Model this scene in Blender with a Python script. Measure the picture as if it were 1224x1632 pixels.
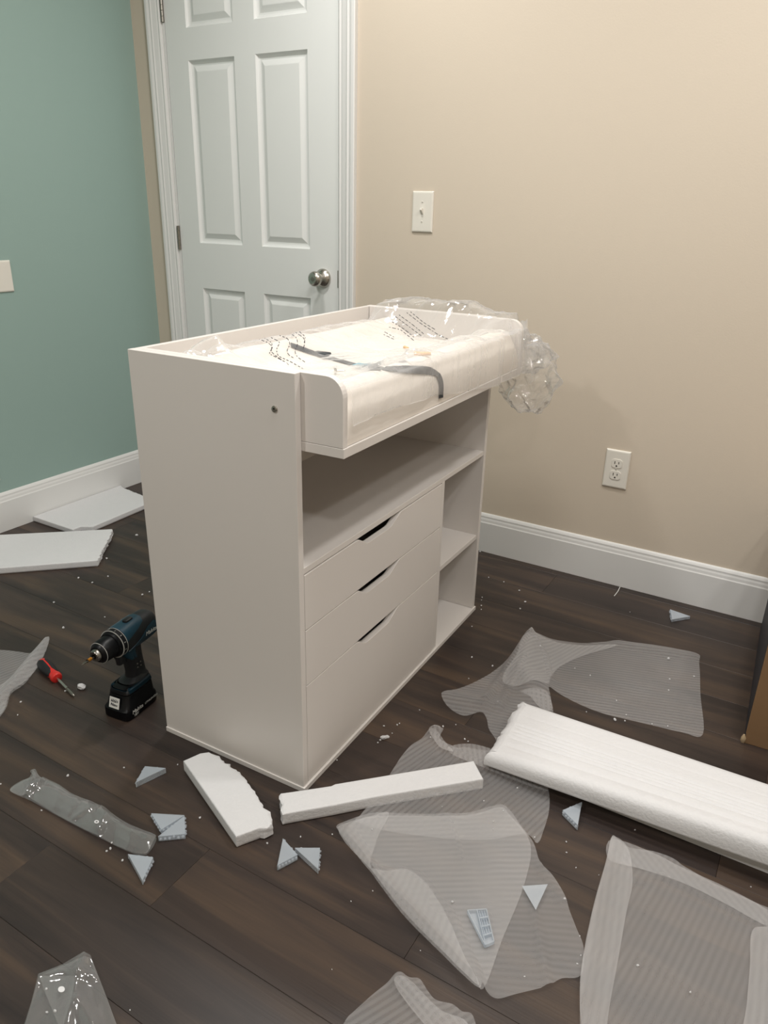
import bpy, bmesh, math, random
from mathutils import Vector, Matrix, noise
from mathutils.geometry import delaunay_2d_cdt
from mathutils.bvhtree import BVHTree
for o in list(bpy.data.objects): bpy.data.objects.remove(o, do_unlink=True)
S = bpy.context.scene
COL = S.collection
PI = math.pi

# ---------------------------------------------------------------- camera
FPX = 1194.2; PITCH = -0.3854; ROLL = 0.0246; YAW = -0.5314; CH = 1.157
fw = Vector((math.sin(YAW)*math.cos(PITCH), math.cos(YAW)*math.cos(PITCH), math.sin(PITCH)))
r0 = Vector((math.cos(YAW), -math.sin(YAW), 0)); u0 = r0.cross(fw)
RT = r0*math.cos(ROLL)+u0*math.sin(ROLL); UP = u0*math.cos(ROLL)-r0*math.sin(ROLL)
CP = Vector((0, 0, CH))
cd = bpy.data.cameras.new('camera'); cam = bpy.data.objects.new('camera', cd); COL.objects.link(cam)
cam.matrix_world = Matrix(((RT.x, UP.x, -fw.x, 0), (RT.y, UP.y, -fw.y, 0), (RT.z, UP.z, -fw.z, CH), (0, 0, 0, 1)))
cd.sensor_fit = 'HORIZONTAL'; cd.sensor_width = 36; cd.lens = FPX*36/1224; cd.clip_start = .02
S.camera = cam
# ---------------------------------------------------------------- world, lamps, exposure
w = bpy.data.worlds.new('World'); S.world = w; w.use_nodes = True
w.node_tree.nodes['Background'].inputs[0].default_value = (.9, .92, 1, 1)
w.node_tree.nodes['Background'].inputs[1].default_value = .1
def lamp(n, x, y, p, size=.16, c=(1, .975, .945)):
    l = bpy.data.lights.new(n, 'AREA'); l.shape = 'DISK'; l.size = size; l.energy = p; l.color = c
    o = bpy.data.objects.new(n, l); o.location = (x, y, 2.425); COL.objects.link(o)
lamp('ceiling_light', -.55, .95, 10, .40)
lamp('ceiling_light', -1.35, 1.66, 9, .16)
lamp('ceiling_light', .15, 1.58, 9, .16)
lamp('ceiling_light', .90, .95, 7, .16)
lamp('ceiling_light', -1.50, -.50, 13.5, .16)
lamp('ceiling_light', .55, -.60, 12, .16)
S.view_settings.view_transform = 'Standard'; S.view_settings.look = 'None'
S.view_settings.gamma = 1; S.view_settings.use_curve_mapping = False
S.view_settings.exposure = 0.6

# ---------------------------------------------------------------- materials
def srgb(r, g, b):
    f = lambda c: (c/255/12.92) if c/255 <= .04045 else ((c/255+.055)/1.055)**2.4
    return (f(r), f(g), f(b), 1)
def mat(name, rgb, rough=.5, metal=0, noise_s=None, amt=.06, bump=0, bs=80, trans=None, coat=0, spec=None, sss=0):
    m = bpy.data.materials.new(name); m.use_nodes = True; N = m.node_tree.nodes; L = m.node_tree.links
    b = N['Principled BSDF']; b.inputs['Base Color'].default_value = rgb; b.inputs['Roughness'].default_value = rough
    b.inputs['Metallic'].default_value = metal; b.inputs['Coat Weight'].default_value = coat
    if spec is not None: b.inputs['Specular IOR Level'].default_value = spec
    tc = N.new('ShaderNodeTexCoord')
    if noise_s:
        n = N.new('ShaderNodeTexNoise'); n.inputs['Scale'].default_value = noise_s; n.inputs['Detail'].default_value = 4
        L.new(tc.outputs['Object'], n.inputs['Vector'])
        mx = N.new('ShaderNodeMixRGB'); L.new(n.outputs['Fac'], mx.inputs[0])
        mx.inputs[1].default_value = tuple(c*(1-amt) for c in rgb[:3])+(1,)
        mx.inputs[2].default_value = tuple(min(1, c*(1+amt)) for c in rgb[:3])+(1,)
        L.new(mx.outputs[0], b.inputs['Base Color'])
    if bump:
        n = N.new('ShaderNodeTexNoise'); n.inputs['Scale'].default_value = bs; n.inputs['Detail'].default_value = 3
        L.new(tc.outputs['Object'], n.inputs['Vector'])
        bp = N.new('ShaderNodeBump'); bp.inputs['Strength'].default_value = bump; bp.inputs['Distance'].default_value = .002
        L.new(n.outputs['Fac'], bp.inputs['Height']); L.new(bp.outputs[0], b.inputs['Normal'])
    return m
def film(name, rgb, alpha, gloss=.1, rough=.12, stripes=None, bump=.0, bs=40, edge=.0):
    """thin plastic: transparent + a little diffuse/translucent white + sharp gloss"""
    m = bpy.data.materials.new(name); m.use_nodes = True; N = m.node_tree.nodes; L = m.node_tree.links
    for n in list(N): N.remove(n)
    out = N.new('ShaderNodeOutputMaterial'); tr = N.new('ShaderNodeBsdfTransparent')
    df = N.new('ShaderNodeBsdfDiffuse'); df.inputs[0].default_value = rgb
    tl = N.new('ShaderNodeBsdfTranslucent'); tl.inputs[0].default_value = rgb
    m1 = N.new('ShaderNodeMixShader'); m1.inputs[0].default_value = .45; L.new(df.outputs[0], m1.inputs[1]); L.new(tl.outputs[0], m1.inputs[2])
    m2 = N.new('ShaderNodeMixShader'); L.new(tr.outputs[0], m2.inputs[1]); L.new(m1.outputs[0], m2.inputs[2])
    m2.inputs[0].default_value = alpha
    lw = N.new('ShaderNodeLayerWeight'); lw.inputs[0].default_value = .25
    if stripes or edge:
        ma = N.new('ShaderNodeMath'); ma.operation = 'MULTIPLY_ADD'; ma.use_clamp = True
        L.new(lw.outputs['Facing'], ma.inputs[0]); ma.inputs[1].default_value = edge; ma.inputs[2].default_value = alpha
        last = ma
        if stripes:
            freq, amp = stripes
            uv = N.new('ShaderNodeTexCoord')
            def wave(sc, dist):
                wv = N.new('ShaderNodeTexWave'); wv.bands_direction = 'X'; wv.inputs['Scale'].default_value = sc
                wv.inputs['Distortion'].default_value = dist; wv.inputs['Detail'].default_value = 1; wv.inputs['Detail Scale'].default_value = .15
                L.new(uv.outputs['UV'], wv.inputs['Vector']); return wv
            w1 = wave(freq, .8)
            nz = N.new('ShaderNodeTexNoise'); nz.inputs['Scale'].default_value = 9; L.new(uv.outputs['UV'], nz.inputs['Vector'])
            mm = N.new('ShaderNodeMath'); mm.operation = 'MULTIPLY'; L.new(w1.outputs['Fac'], mm.inputs[0]); L.new(nz.outputs['Fac'], mm.inputs[1])
            add = N.new('ShaderNodeMath'); add.operation = 'MULTIPLY_ADD'; L.new(mm.outputs[0], add.inputs[0]); add.inputs[1].default_value = amp
            L.new(last.outputs[0], add.inputs[2]); add.use_clamp = True; last = add
        L.new(last.outputs[0], m2.inputs[0])
    gl = N.new('ShaderNodeBsdfGlossy'); gl.inputs['Roughness'].default_value = rough
    m3 = N.new('ShaderNodeMixShader'); L.new(m2.outputs[0], m3.inputs[1]); L.new(gl.outputs[0], m3.inputs[2])
    mg = N.new('ShaderNodeMath'); mg.operation = 'MULTIPLY_ADD'; mg.use_clamp = True
    L.new(lw.outputs['Fresnel'], mg.inputs[0]); mg.inputs[1].default_value = gloss*2; mg.inputs[2].default_value = gloss*.3
    L.new(mg.outputs[0], m3.inputs[0])
    if bump:
        tc = N.new('ShaderNodeTexCoord'); n = N.new('ShaderNodeTexNoise'); n.inputs['Scale'].default_value = bs; n.inputs['Detail'].default_value = 3
        n.inputs['Distortion'].default_value = .6
        L.new(tc.outputs['Object'], n.inputs['Vector'])
        bp = N.new('ShaderNodeBump'); bp.inputs['Strength'].default_value = bump; bp.inputs['Distance'].default_value = .01
        L.new(n.outputs['Fac'], bp.inputs['Height'])
        for q in (gl, df, tl): L.new(bp.outputs[0], q.inputs['Normal'])
        L.new(bp.outputs[0], lw.inputs['Normal'])
    L.new(m3.outputs[0], out.inputs[0])
    return m
def plank_mat():
    m = bpy.data.materials.new('dark_vinyl_plank'); m.use_nodes = True; N = m.node_tree.nodes; L = m.node_tree.links
    b = N['Principled BSDF']; tc = N.new('ShaderNodeTexCoord'); oi = N.new('ShaderNodeObjectInfo')
    mp = N.new('ShaderNodeMapping'); mp.inputs['Scale'].default_value = (1.6, 16, 1)
    ad = N.new('ShaderNodeVectorMath'); ad.operation = 'ADD'
    sc = N.new('ShaderNodeVectorMath'); sc.operation = 'SCALE'; sc.inputs['Scale'].default_value = 37
    cb = N.new('ShaderNodeCombineXYZ'); L.new(oi.outputs['Random'], cb.inputs[0]); L.new(oi.outputs['Random'], cb.inputs[1])
    L.new(cb.outputs[0], sc.inputs[0]); L.new(tc.outputs['Object'], mp.inputs[0]); L.new(mp.outputs[0], ad.inputs[0]); L.new(sc.outputs[0], ad.inputs[1])
    n1 = N.new('ShaderNodeTexNoise'); n1.inputs['Scale'].default_value = 1.0; n1.inputs['Detail'].default_value = 3; n1.inputs['Distortion'].default_value = .8
    L.new(ad.outputs[0], n1.inputs['Vector'])
    mp2 = N.new('ShaderNodeMapping'); mp2.inputs['Scale'].default_value = (5, 260, 1); L.new(tc.outputs['Object'], mp2.inputs[0])
    n2 = N.new('ShaderNodeTexNoise'); n2.inputs['Scale'].default_value = 1.0; n2.inputs['Detail'].default_value = 4; L.new(mp2.outputs[0], n2.inputs['Vector'])
    cr = N.new('ShaderNodeValToRGB'); L.new(n1.outputs['Fac'], cr.inputs[0])
    e = cr.color_ramp.elements; e[0].position = .3; e[0].color = srgb(38, 31, 29); e[1].position = .72; e[1].color = srgb(76, 61, 49)
    q = e.new(.5); q.color = srgb(55, 45, 40)
    hs = N.new('ShaderNodeHueSaturation'); L.new(cr.outputs[0], hs.inputs['Color'])
    mr = N.new('ShaderNodeMapRange'); L.new(oi.outputs['Random'], mr.inputs[0]); mr.inputs[3].default_value = .86; mr.inputs[4].default_value = 1.14
    mr2 = N.new('ShaderNodeMapRange'); L.new(n2.outputs['Fac'], mr2.inputs[0]); mr2.inputs[3].default_value = .8; mr2.inputs[4].default_value = 1.2
    mu = N.new('ShaderNodeMath'); mu.operation = 'MULTIPLY'; L.new(mr.outputs[0], mu.inputs[0]); L.new(mr2.outputs[0], mu.inputs[1])
    L.new(mu.outputs[0], hs.inputs['Value']); L.new(hs.outputs[0], b.inputs['Base Color'])
    b.inputs['Roughness'].default_value = .42; b.inputs['Specular IOR Level'].default_value = .45
    bp = N.new('ShaderNodeBump'); bp.inputs['Strength'].default_value = .25; bp.inputs['Distance'].default_value = .001
    L.new(n2.outputs['Fac'], bp.inputs['Height']); L.new(bp.outputs[0], b.inputs['Normal'])
    return m
M = dict(
    beige=mat('beige_wall_paint', srgb(206, 194, 177), .6, noise_s=3, amt=.01, bump=.12, bs=220),
    green=mat('sage_green_paint', srgb(146, 170, 163), .6, noise_s=3, amt=.01, bump=.12, bs=220),
    ceil=mat('white_ceiling_paint', srgb(235, 232, 225), .8, noise_s=4, amt=.01),
    trim=mat('white_trim_paint', srgb(222, 222, 220), .35, noise_s=6, amt=.01),
    door=mat('white_door_paint', srgb(226, 228, 226), .38, noise_s=5, amt=.015, bump=.05, bs=60),
    plank=plank_mat(), sub=mat('dark_underlay', srgb(40, 33, 30), .8, noise_s=8),
    lam=mat('white_laminate', srgb(220, 215, 210), .38, noise_s=6, amt=.01),
    lamedge=mat('white_edge_banding', srgb(232, 228, 222), .4, noise_s=6, amt=.01),
    pad=mat('cream_pad_cover', srgb(226, 219, 210), .6, noise_s=8, amt=.02, bump=.15, bs=25),
    strap=mat('charcoal_webbing', srgb(56, 60, 64), .7, noise_s=300, amt=.2, bump=.4, bs=500),
    foam=mat('white_expanded_foam', srgb(212, 212, 213), .75, noise_s=60, amt=.02, bump=.5, bs=160),
    foamrough=mat('torn_foam', srgb(240, 238, 234), .85, noise_s=90, amt=.05, bump=1, bs=300),
    steel=mat('brushed_nickel', srgb(190, 186, 178), .25, 1, noise_s=50, amt=.05),
    dsteel=mat('dark_steel', srgb(150, 146, 138), .4, 1, noise_s=40, amt=.08),
    hinge=mat('hinge_metal', srgb(150, 146, 138), .35, 1, noise_s=40, amt=.08),
    plate=mat('white_plate_plastic', srgb(226, 222, 212), .3, noise_s=10, amt=.01),
    slot=mat('dark_slot', srgb(40, 34, 28), .6, noise_s=20),
    teal=mat('teal_plastic', srgb(8, 50, 66), .42, noise_s=60, amt=.05, bump=.1, bs=300),
    black=mat('black_rubber', srgb(18, 19, 23), .5, noise_s=80, amt=.1, bump=.15, bs=400),
    blackp=mat('black_plastic', srgb(13, 14, 18), .35, noise_s=60, amt=.1),
    red=mat('red_plastic', srgb(196, 40, 34), .35, noise_s=50, amt=.04),
    gold=mat('gold_band', srgb(226, 160, 60), .3, .6, noise_s=50, amt=.05),
    white=mat('white_print', srgb(215, 215, 210), .5, noise_s=60, amt=.03),
    ink=mat('dark_ink', srgb(52, 52, 58), .6, noise_s=60, amt=.05),
    wood=mat('light_dowel_wood', srgb(224, 186, 146), .6, noise_s=70, amt=.1),
    card=mat('brown_cardboard', srgb(128, 100, 70), .75, noise_s=7, amt=.14, bump=.2, bs=60),
    cardblk=mat('black_printed_cardboard', srgb(30, 30, 36), .6, noise_s=7, amt=.1),
    tape=mat('clear_tape', srgb(170, 150, 120), .25, noise_s=40, amt=.2),
    cyan=mat('pale_blue_plastic', srgb(120, 165, 180), .4, noise_s=50, amt=.1),
    protector=film('milky_protector_plastic', srgb(228, 236, 244), .40, .12, .2, edge=.25),
    protwall=film('clear_protector_plastic', srgb(232, 237, 242), .16, .15, .15, edge=.25),
    sheet=film('thin_foam_sheet', srgb(240, 239, 239), .25, .02, .5, stripes=(26, .09), edge=.2),
    sheetfine=film('thin_ribbed_foam_sheet', srgb(240, 239, 239), .22, .02, .5, stripes=(28, .16), edge=.2),
    bag=film('clear_poly_film', srgb(253, 253, 253), .085, .2, .05, bump=.15, bs=60, edge=.45),
    bag2=film('grey_clear_poly_film', srgb(232, 232, 232), .09, .3, .10, bump=.06, bs=30, edge=.4),
)

# ---------------------------------------------------------------- helpers
class MB:
    def __init__(s): s.v = []; s.f = []
    def add(s, vs, fs):
        k = len(s.v); s.v += [tuple(v) for v in vs]; s.f += [tuple(i+k for i in f) for f in fs]; return s
    def box(s, x0, x1, y0, y1, z0, z1):
        return s.add([(x, y, z) for z in (z0, z1) for y in (y0, y1) for x in (x0, x1)],
                     [(0, 2, 3, 1), (4, 5, 7, 6), (0, 1, 5, 4), (2, 6, 7, 3), (0, 4, 6, 2), (1, 3, 7, 5)])
    def prism(s, poly, a, b, ax='z'):
        """poly (2D, ccw) extruded from a to b along axis; ax y: poly in (x,z); ax x: poly in (y,z)"""
        P = {'z': lambda p, t: (p[0], p[1], t), 'y': lambda p, t: (p[0], t, p[1]), 'x': lambda p, t: (t, p[0], p[1])}[ax]
        n = len(poly)
        return s.add([P(p, a) for p in poly]+[P(p, b) for p in poly],
                     [tuple(range(n))[::-1], tuple(range(n, 2*n))]+[(i, (i+1) % n, n+(i+1) % n, n+i) for i in range(n)])
    def loft(s, rings, cap=True, closed=True):
        n = len(rings[0]); k = len(s.v)
        for r in rings: s.v += [tuple(p) for p in r]
        for j in range(len(rings)-1):
            for i in range(n if closed else n-1):
                a = k+j*n+i; b = k+j*n+(i+1) % n; s.f.append((a, b, b+n, a+n))
        if cap: s.f.append(tuple(range(k, k+n))[::-1]); s.f.append(tuple(range(k+(len(rings)-1)*n, k+len(rings)*n)))
        return s
    def lathe(s, prof, n=24, M4=None):
        """prof [(axial,radius)] revolved about local x axis, then transformed"""
        M4 = M4 or Matrix()
        return s.loft([[M4 @ Vector((a, r*math.cos(2*PI*i/n), r*math.sin(2*PI*i/n))) for i in range(n)] for a, r in prof])
    def build(s, name, m, parent=None, bevel=0, smooth=False, seg=2):
        me = bpy.data.meshes.new(name); me.from_pydata(s.v, [], s.f); me.update()
        bm = bmesh.new(); bm.from_mesh(me); bmesh.ops.recalc_face_normals(bm, faces=bm.faces); bm.to_mesh(me); bm.free()
        me.materials.append(m)
        if smooth: me.polygons.foreach_set('use_smooth', [True]*len(me.polygons)); 
        o = bpy.data.objects.new(name, me); COL.objects.link(o)
        if smooth: me.set_sharp_from_angle(angle=math.radians(38)) if hasattr(me, 'set_sharp_from_angle') else None
        if bevel:
            b = o.modifiers.new('bevel', 'BEVEL'); b.width = bevel; b.segments = seg; b.limit_method = 'ANGLE'; b.angle_limit = math.radians(40)
        if parent: o.parent = parent
        return o
def tag(o, label=None, cat=None, group=None, kind=None):
    for k, v in (('label', label), ('category', cat), ('group', group), ('kind', kind)):
        if v: o[k] = v
    return o
def empty(name, loc, rz=0, **k):
    o = bpy.data.objects.new(name, None); COL.objects.link(o); o.empty_display_size = .05
    o.location = loc; o.rotation_euler = (0, 0, rz); return tag(o, **k)
def copy_tree(o, parent=None):
    c = o.copy(); COL.objects.link(c); c.parent = parent
    for ch in list(o.children): copy_tree(ch, c)
    return c
def F(px, py, z=0.0):
    """point of the room at height z seen at that pixel of the photograph"""
    d = fw + RT*((px-612)/FPX) - UP*((py-816)/FPX); t = (z-CH)/d.z
    p = CP+d*t; return Vector((p.x, p.y, z))
def FP(pts, z=0.0): return [F(x, y, z) for x, y in pts]
def text_obj(txt, name, size, m, parent, loc, X, Y, extr=.0002, shear=0):
    """flat lettering: local x along X, up along Y"""
    c = bpy.data.curves.new(name, 'FONT'); c.body = txt; c.size = size; c.extrude = extr; c.align_x = 'CENTER'; c.align_y = 'CENTER'; c.shear = shear
    t = bpy.data.objects.new('tmp', c); COL.objects.link(t); bpy.context.view_layer.update()
    me = bpy.data.meshes.new_from_object(t.evaluated_get(bpy.context.evaluated_depsgraph_get()))
    bpy.data.objects.remove(t, do_unlink=True); me.materials.clear(); me.materials.append(m)
    X = Vector(X).normalized(); Y = Vector(Y); Y = (Y-X*Y.dot(X)).normalized(); Z = X.cross(Y)
    R = Matrix(((X.x, Y.x, Z.x, loc[0]), (X.y, Y.y, Z.y, loc[1]), (X.z, Y.z, Z.z, loc[2]), (0, 0, 0, 1)))
    me.transform(R)
    o = bpy.data.objects.new(name, me); COL.objects.link(o); o.parent = parent; return o

# ---------------------------------------------------------------- room shell
YW = 2.346; XL = -2.536; XR = 1.75; YB = -1.9; ZC = 2.44
def struct(o): o['kind'] = 'structure'; return o
DX0, DX1, DZ = -2.364, -1.5945, 2.04
mb = MB(); mb.box(XL, DX0-.012, YW, YW+.12, 0, ZC); mb.box(DX1+.012, XR, YW, YW+.12, 0, ZC); mb.box(DX0-.012, DX1+.012, YW, YW+.12, DZ+.01, ZC)
struct(mb.build('wall_back', M['beige']))
struct(MB().box(XL-.1, XL, YB-.1, YW+.12, 0, ZC).build('wall_left', M['green']))
struct(MB().box(XR, XR+.1, YB-.1, YW+.12, 0, ZC).build('wall_right', M['beige']))
struct(MB().box(XL-.1, XR+.1, YB-.1, YB, 0, ZC).build('wall_front', M['beige']))
struct(MB().box(XL-.1, XR+.1, YB-.1, YW+.12, ZC, ZC+.1).build('ceiling', M['ceil']))
fl = struct(MB().box(XL-.1, XR+.1, YB-.1, YW+.12, -.06, -.0065).build('floor', M['sub']))
random.seed(11)
PW = .152; PL = 1.22; g = .0002
pm = {}
def plank(x0, x1, y0):
    x0 = max(x0, XL); x1 = min(x1, XR); ln = x1-x0; y1 = min(y0+PW, YW)
    if ln < .03 or y1-y0 < .01: return
    key = (round(ln, 3), round(y1-y0, 3))
    if key not in pm:
        a, b = ln/2-g, (y1-y0)/2-g; c = .0005; z = -.006; h = 0.0
        v = [(-a, -b, z), (a, -b, z), (a, b, z), (-a, b, z), (-a, -b, h-c), (a, -b, h-c), (a, b, h-c), (-a, b, h-c), (-a+c, -b+c, h), (a-c, -b+c, h), (a-c, b-c, h), (-a+c, b-c, h)]
        f = [(0, 1, 5, 4), (1, 2, 6, 5), (2, 3, 7, 6), (3, 0, 4, 7), (4, 5, 9, 8), (5, 6, 10, 9), (6, 7, 11, 10), (7, 4, 8, 11), (8, 9, 10, 11), (3, 2, 1, 0)]
        me = bpy.data.meshes.new('plank'); me.from_pydata(v, [], f); me.materials.append(M['plank']); pm[key] = me
    o = bpy.data.objects.new('plank', pm[key]); COL.objects.link(o); o.location = ((x0+x1)/2, (y0+y1)/2, 0); o.parent = fl
k0 = math.floor((YB-.63)/PW)
for k in range(k0, 14):
    y = .63+k*PW
    off = {-1: -1.10, 0: -.832, 1: -1.62, -2: -.55, 2: -1.02}.get(k, random.random()*PL)
    x = off-4*PL
    while x < XR:
        plank(x, x+PL, y); x += PL
# baseboards
def base_profile(t=.014, h=.147):
    return [(0, 0), (t, 0), (t, h-.034), (t-.002, h-.030), (t-.003, h-.022), (t-.005, h-.016), (t-.005, h-.010), (t-.008, h-.004), (t-.011, h), (0, h)]
def baseboard(name, a, b, nrm, h=.147):
    a = Vector(a); b = Vector(b); nrm = Vector(nrm); up = Vector((0, 0, 1)); pr = base_profile(h=h)
    m_ = MB(); m_.loft([[p+nrm*u+up*v for u, v in pr] for p in (a, b)])
    return struct(m_.build(name, M['trim'], bevel=.0008))
baseboard('baseboard_back', (-1.524, YW, 0), (XR, YW, 0), (0, -1, 0))
baseboard('baseboard_left', (XL, YB, 0), (XL, YW, 0), (1, 0, 0))
baseboard('baseboard_right', (XR, YB, 0), (XR, YW, 0), (-1, 0, 0))
baseboard('baseboard_front', (XL, YB, 0), (XR, YB, 0), (0, 1, 0))
baseboard('trim_2', (XL+.0145, YW, 0), (-2.457, YW, 0), (0, -1, 0))
# door frame (casing mitred round the opening) and door
cp = [(0, 0), (0, .009), (.006, .012), (.012, .010), (.018, .012), (.034, .015), (.040, .018), (.046, .015), (.056, .019), (.066, .019), (.069, .016), (.069, 0)]
cas = MB(); x0, x1, zt = DX0-.014, DX1+.006, DZ+.012
path = [(x0, 0, -1, 0), (x0, zt, -1, 1), (x1, zt, 1, 1), (x1, 0, 1, 0)]
cas.loft([[(px+sx*u, YW-v, pz+sz*u) for u, v in cp] for px, pz, sx, sz in path])
cas = struct(cas.build('trim_1', M['trim'], bevel=.0006))
jb = MB(); jb.box(x0, DX0-.003, YW-.003, YW+.11, 0, DZ+.012); jb.box(DX1+.003, x1+.006, YW-.003, YW+.11, 0, DZ+.012); jb.box(DX0-.003, DX1+.003, YW-.003, YW+.11, DZ+.003, DZ+.012)
struct(jb.build('trim_3', M['trim'], bevel=.0006))
YD = YW-.001   # door face
pz = [(.235, .838), (1.011, 1.642), (1.745, 1.95)]; pxs = [(-2.260, -2.039), (-1.943, -1.719)]
d = MB(); xs = [DX0, -2.260, -2.039, -1.943, -1.719, DX1]; zs = [.012, .235, .838, 1.011, 1.642, 1.745, 1.95, DZ]
for i in range(5):
    for j in range(7):
        if i in (1, 3) and j in (1, 3, 5): continue
        a, b, c, e = xs[i], xs[i+1], zs[j], zs[j+1]
        d.add([(a, YD, c), (b, YD, c), (b, YD, e), (a, YD, e)], [(0, 1, 2, 3)])
d.add([(DX0, YD, .012), (DX1, YD, .012), (DX1, YD, DZ), (DX0, YD, DZ), (DX0, YD+.035, .012), (DX1, YD+.035, .012), (DX1, YD+.035, DZ), (DX0, YD+.035, DZ)],
      [(0, 4, 5, 1), (1, 5, 6, 2), (2, 6, 7, 3), (3, 7, 4, 0), (4, 7, 6, 5)])
door = struct(d.build('door_1', M['door']))
for a, b in pxs:
    for c, e in pz:
        m_ = MB(); prof = [(0, 0), (.002, .003), (.006, .009), (.012, .0115), (.018, .012), (.036, .0035), (.038, .003)]
        rings = [[(a+t, YD+dd, c+t), (b-t, YD+dd, c+t), (b-t, YD+dd, e-t), (a+t, YD+dd, e-t)] for t, dd in prof]
        m_.loft(rings, cap=False); m_.f.append(tuple(range(len(m_.v)-4, len(m_.v))))
        m_.build('door_panel', M['door'], door)
for zc in (.25, 1.027, 1.815):
    h = MB()
    for k in range(5):
        z0 = zc-.045+k*.018; h.loft([[(DX0-.0045+.0058*math.cos(t*PI/6), YD-.0058+.0058*math.sin(t*PI/6), zz) for t in range(12)] for zz in (z0+.0006, z0+.0174)])
    h.box(DX0-.0095, DX0-.0005, YD-.004, YD-.0005, zc-.045, zc+.045)
    h.build('hinge', M['hinge'], door, smooth=True)
Rk = Matrix.Translation((-1.660, YD, .914)) @ Matrix.Rotation(-PI/2, 4, 'Z')
kn = MB().lathe([(0, .0001), (0, .033), (.004, .0335), (.010, .031), (.018, .020), (.022, .0135), (.030, .0125), (.036, .018), (.043, .0248), (.052, .0272), (.060, .0255), (.066, .019), (.0675, .012), (.0665, .0001)], 40, Rk).build('door_knob', M['steel'], door, smooth=True)
MB().lathe([(.0655, .0001), (.0655, .0085), (.0685, .008), (.069, .0001)], 20, Rk).build('knob_button', M['dsteel'], kn, smooth=True)
MB().lathe([(.011, .0001), (.0125, .0022), (.0128, .0001)], 10, Rk @ Matrix.Translation((.004, .018, .0))).build('knob_hole', M['slot'], kn)
MB().box(DX1-.003, DX1+.004, YD-.0012, YD+.02, .914-.03, .914+.03).build('latch_plate', M['dsteel'], door, bevel=.0005)

# ---------------------------------------------------------------- wall plates
PS = 1.11
def plate_mesh(w_, h_, t=.0065):
    m_ = MB(); R = [(0, 0), (.0002, .003), (.003, .0058), (.006, t)]
    m_.loft([[(-w_+i, -dd, -h_+i), (w_-i, -dd, -h_+i), (w_-i, -dd, h_-i), (-w_+i, -dd, h_-i)] for i, dd in R]); return m_
def screw(parent, x, z, y=-.0065, r=.0032):
    s_ = MB().lathe([(0, .0001), (0, r), (.0012, r*.8), (.0014, .0001)], 12, Matrix.Translation((x, y, z)) @ Matrix.Rotation(-PI/2, 4, 'Z')).build('screw', M['plate'], parent, smooth=True)
    MB().box(x-r*.8, x+r*.8, y-.0017, y-.0013, z-.0004, z+.0004).build('screw_slot', M['slot'], s_)
sw = empty('light_switch', (-1.258, YW, 1.1476), label='white toggle light switch plate on the beige wall right of the door', cat='light switch')
plate_mesh(.0389, .0633).build('cover_plate', M['plate'], sw, bevel=.001)
MB().box(-.0052, .0052, -.0068, -.0058, -.0125, .0125).build('toggle_slot', M['plate'], sw)
MB().loft([[(-.0045, -.006, -.009), (.0045, -.006, -.009), (.0045, -.006, .009), (-.0045, -.006, .009)],
           [(-.0036, -.019, .006), (.0036, -.019, .006), (.0036, -.017, .0125), (-.0036, -.017, .0125)]]).build('toggle', M['plate'], sw, bevel=.001)
screw(sw, 0, .030); screw(sw, 0, -.030)
def outlet(loc, rz, label):
    o = empty('power_outlet', loc, rz, label=label, cat='outlet')
    plate_mesh(.0389, .0633).build('cover_plate', M['plate'], o, bevel=.001)
    for s in (1, -1):
        zc = s*.0195
        ring = [(.0165*math.copysign(min(1, abs(math.cos(t))*1.25), math.cos(t)), zc+.0145*math.copysign(min(1, abs(math.sin(t))*1.12), math.sin(t))) for t in [i*PI/16 for i in range(32)]]
        rc = MB().prism(ring, -.0085, -.006, 'y').build('receptacle', M['plate'], o, bevel=.0006)
        for x, w_, h_, z in ((-.0062, .0012, .0045, .003), (.0062, .0011, .0036, .003)):
            MB().box(x-w_, x+w_, -.0089, -.008, zc+z-h_, zc+z+h_).build('slot', M['slot'], rc)
        MB().prism([(.0026*math.cos(t*PI/6), zc-.0075+.0028*math.sin(t*PI/6)) for t in range(12)], -.0089, -.008, 'y').build('slot', M['slot'], rc)
    screw(o, 0, 0); return o
outlet((-.5182, YW, .399), 0, 'white double power outlet on the beige wall above the long baseboard')
outlet((XL, 1.476, .258), PI/2, 'white outlet plate low on the green wall at the left photo edge')
bp_ = empty('blank_plate', (XL, 1.627, .906), PI/2, label='blank white cover plate on the green wall, left photo edge at knob height', cat='cover plate')
plate_mesh(.063, .053).build('cover_plate', M['plate'], bp_, bevel=.001)

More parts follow.
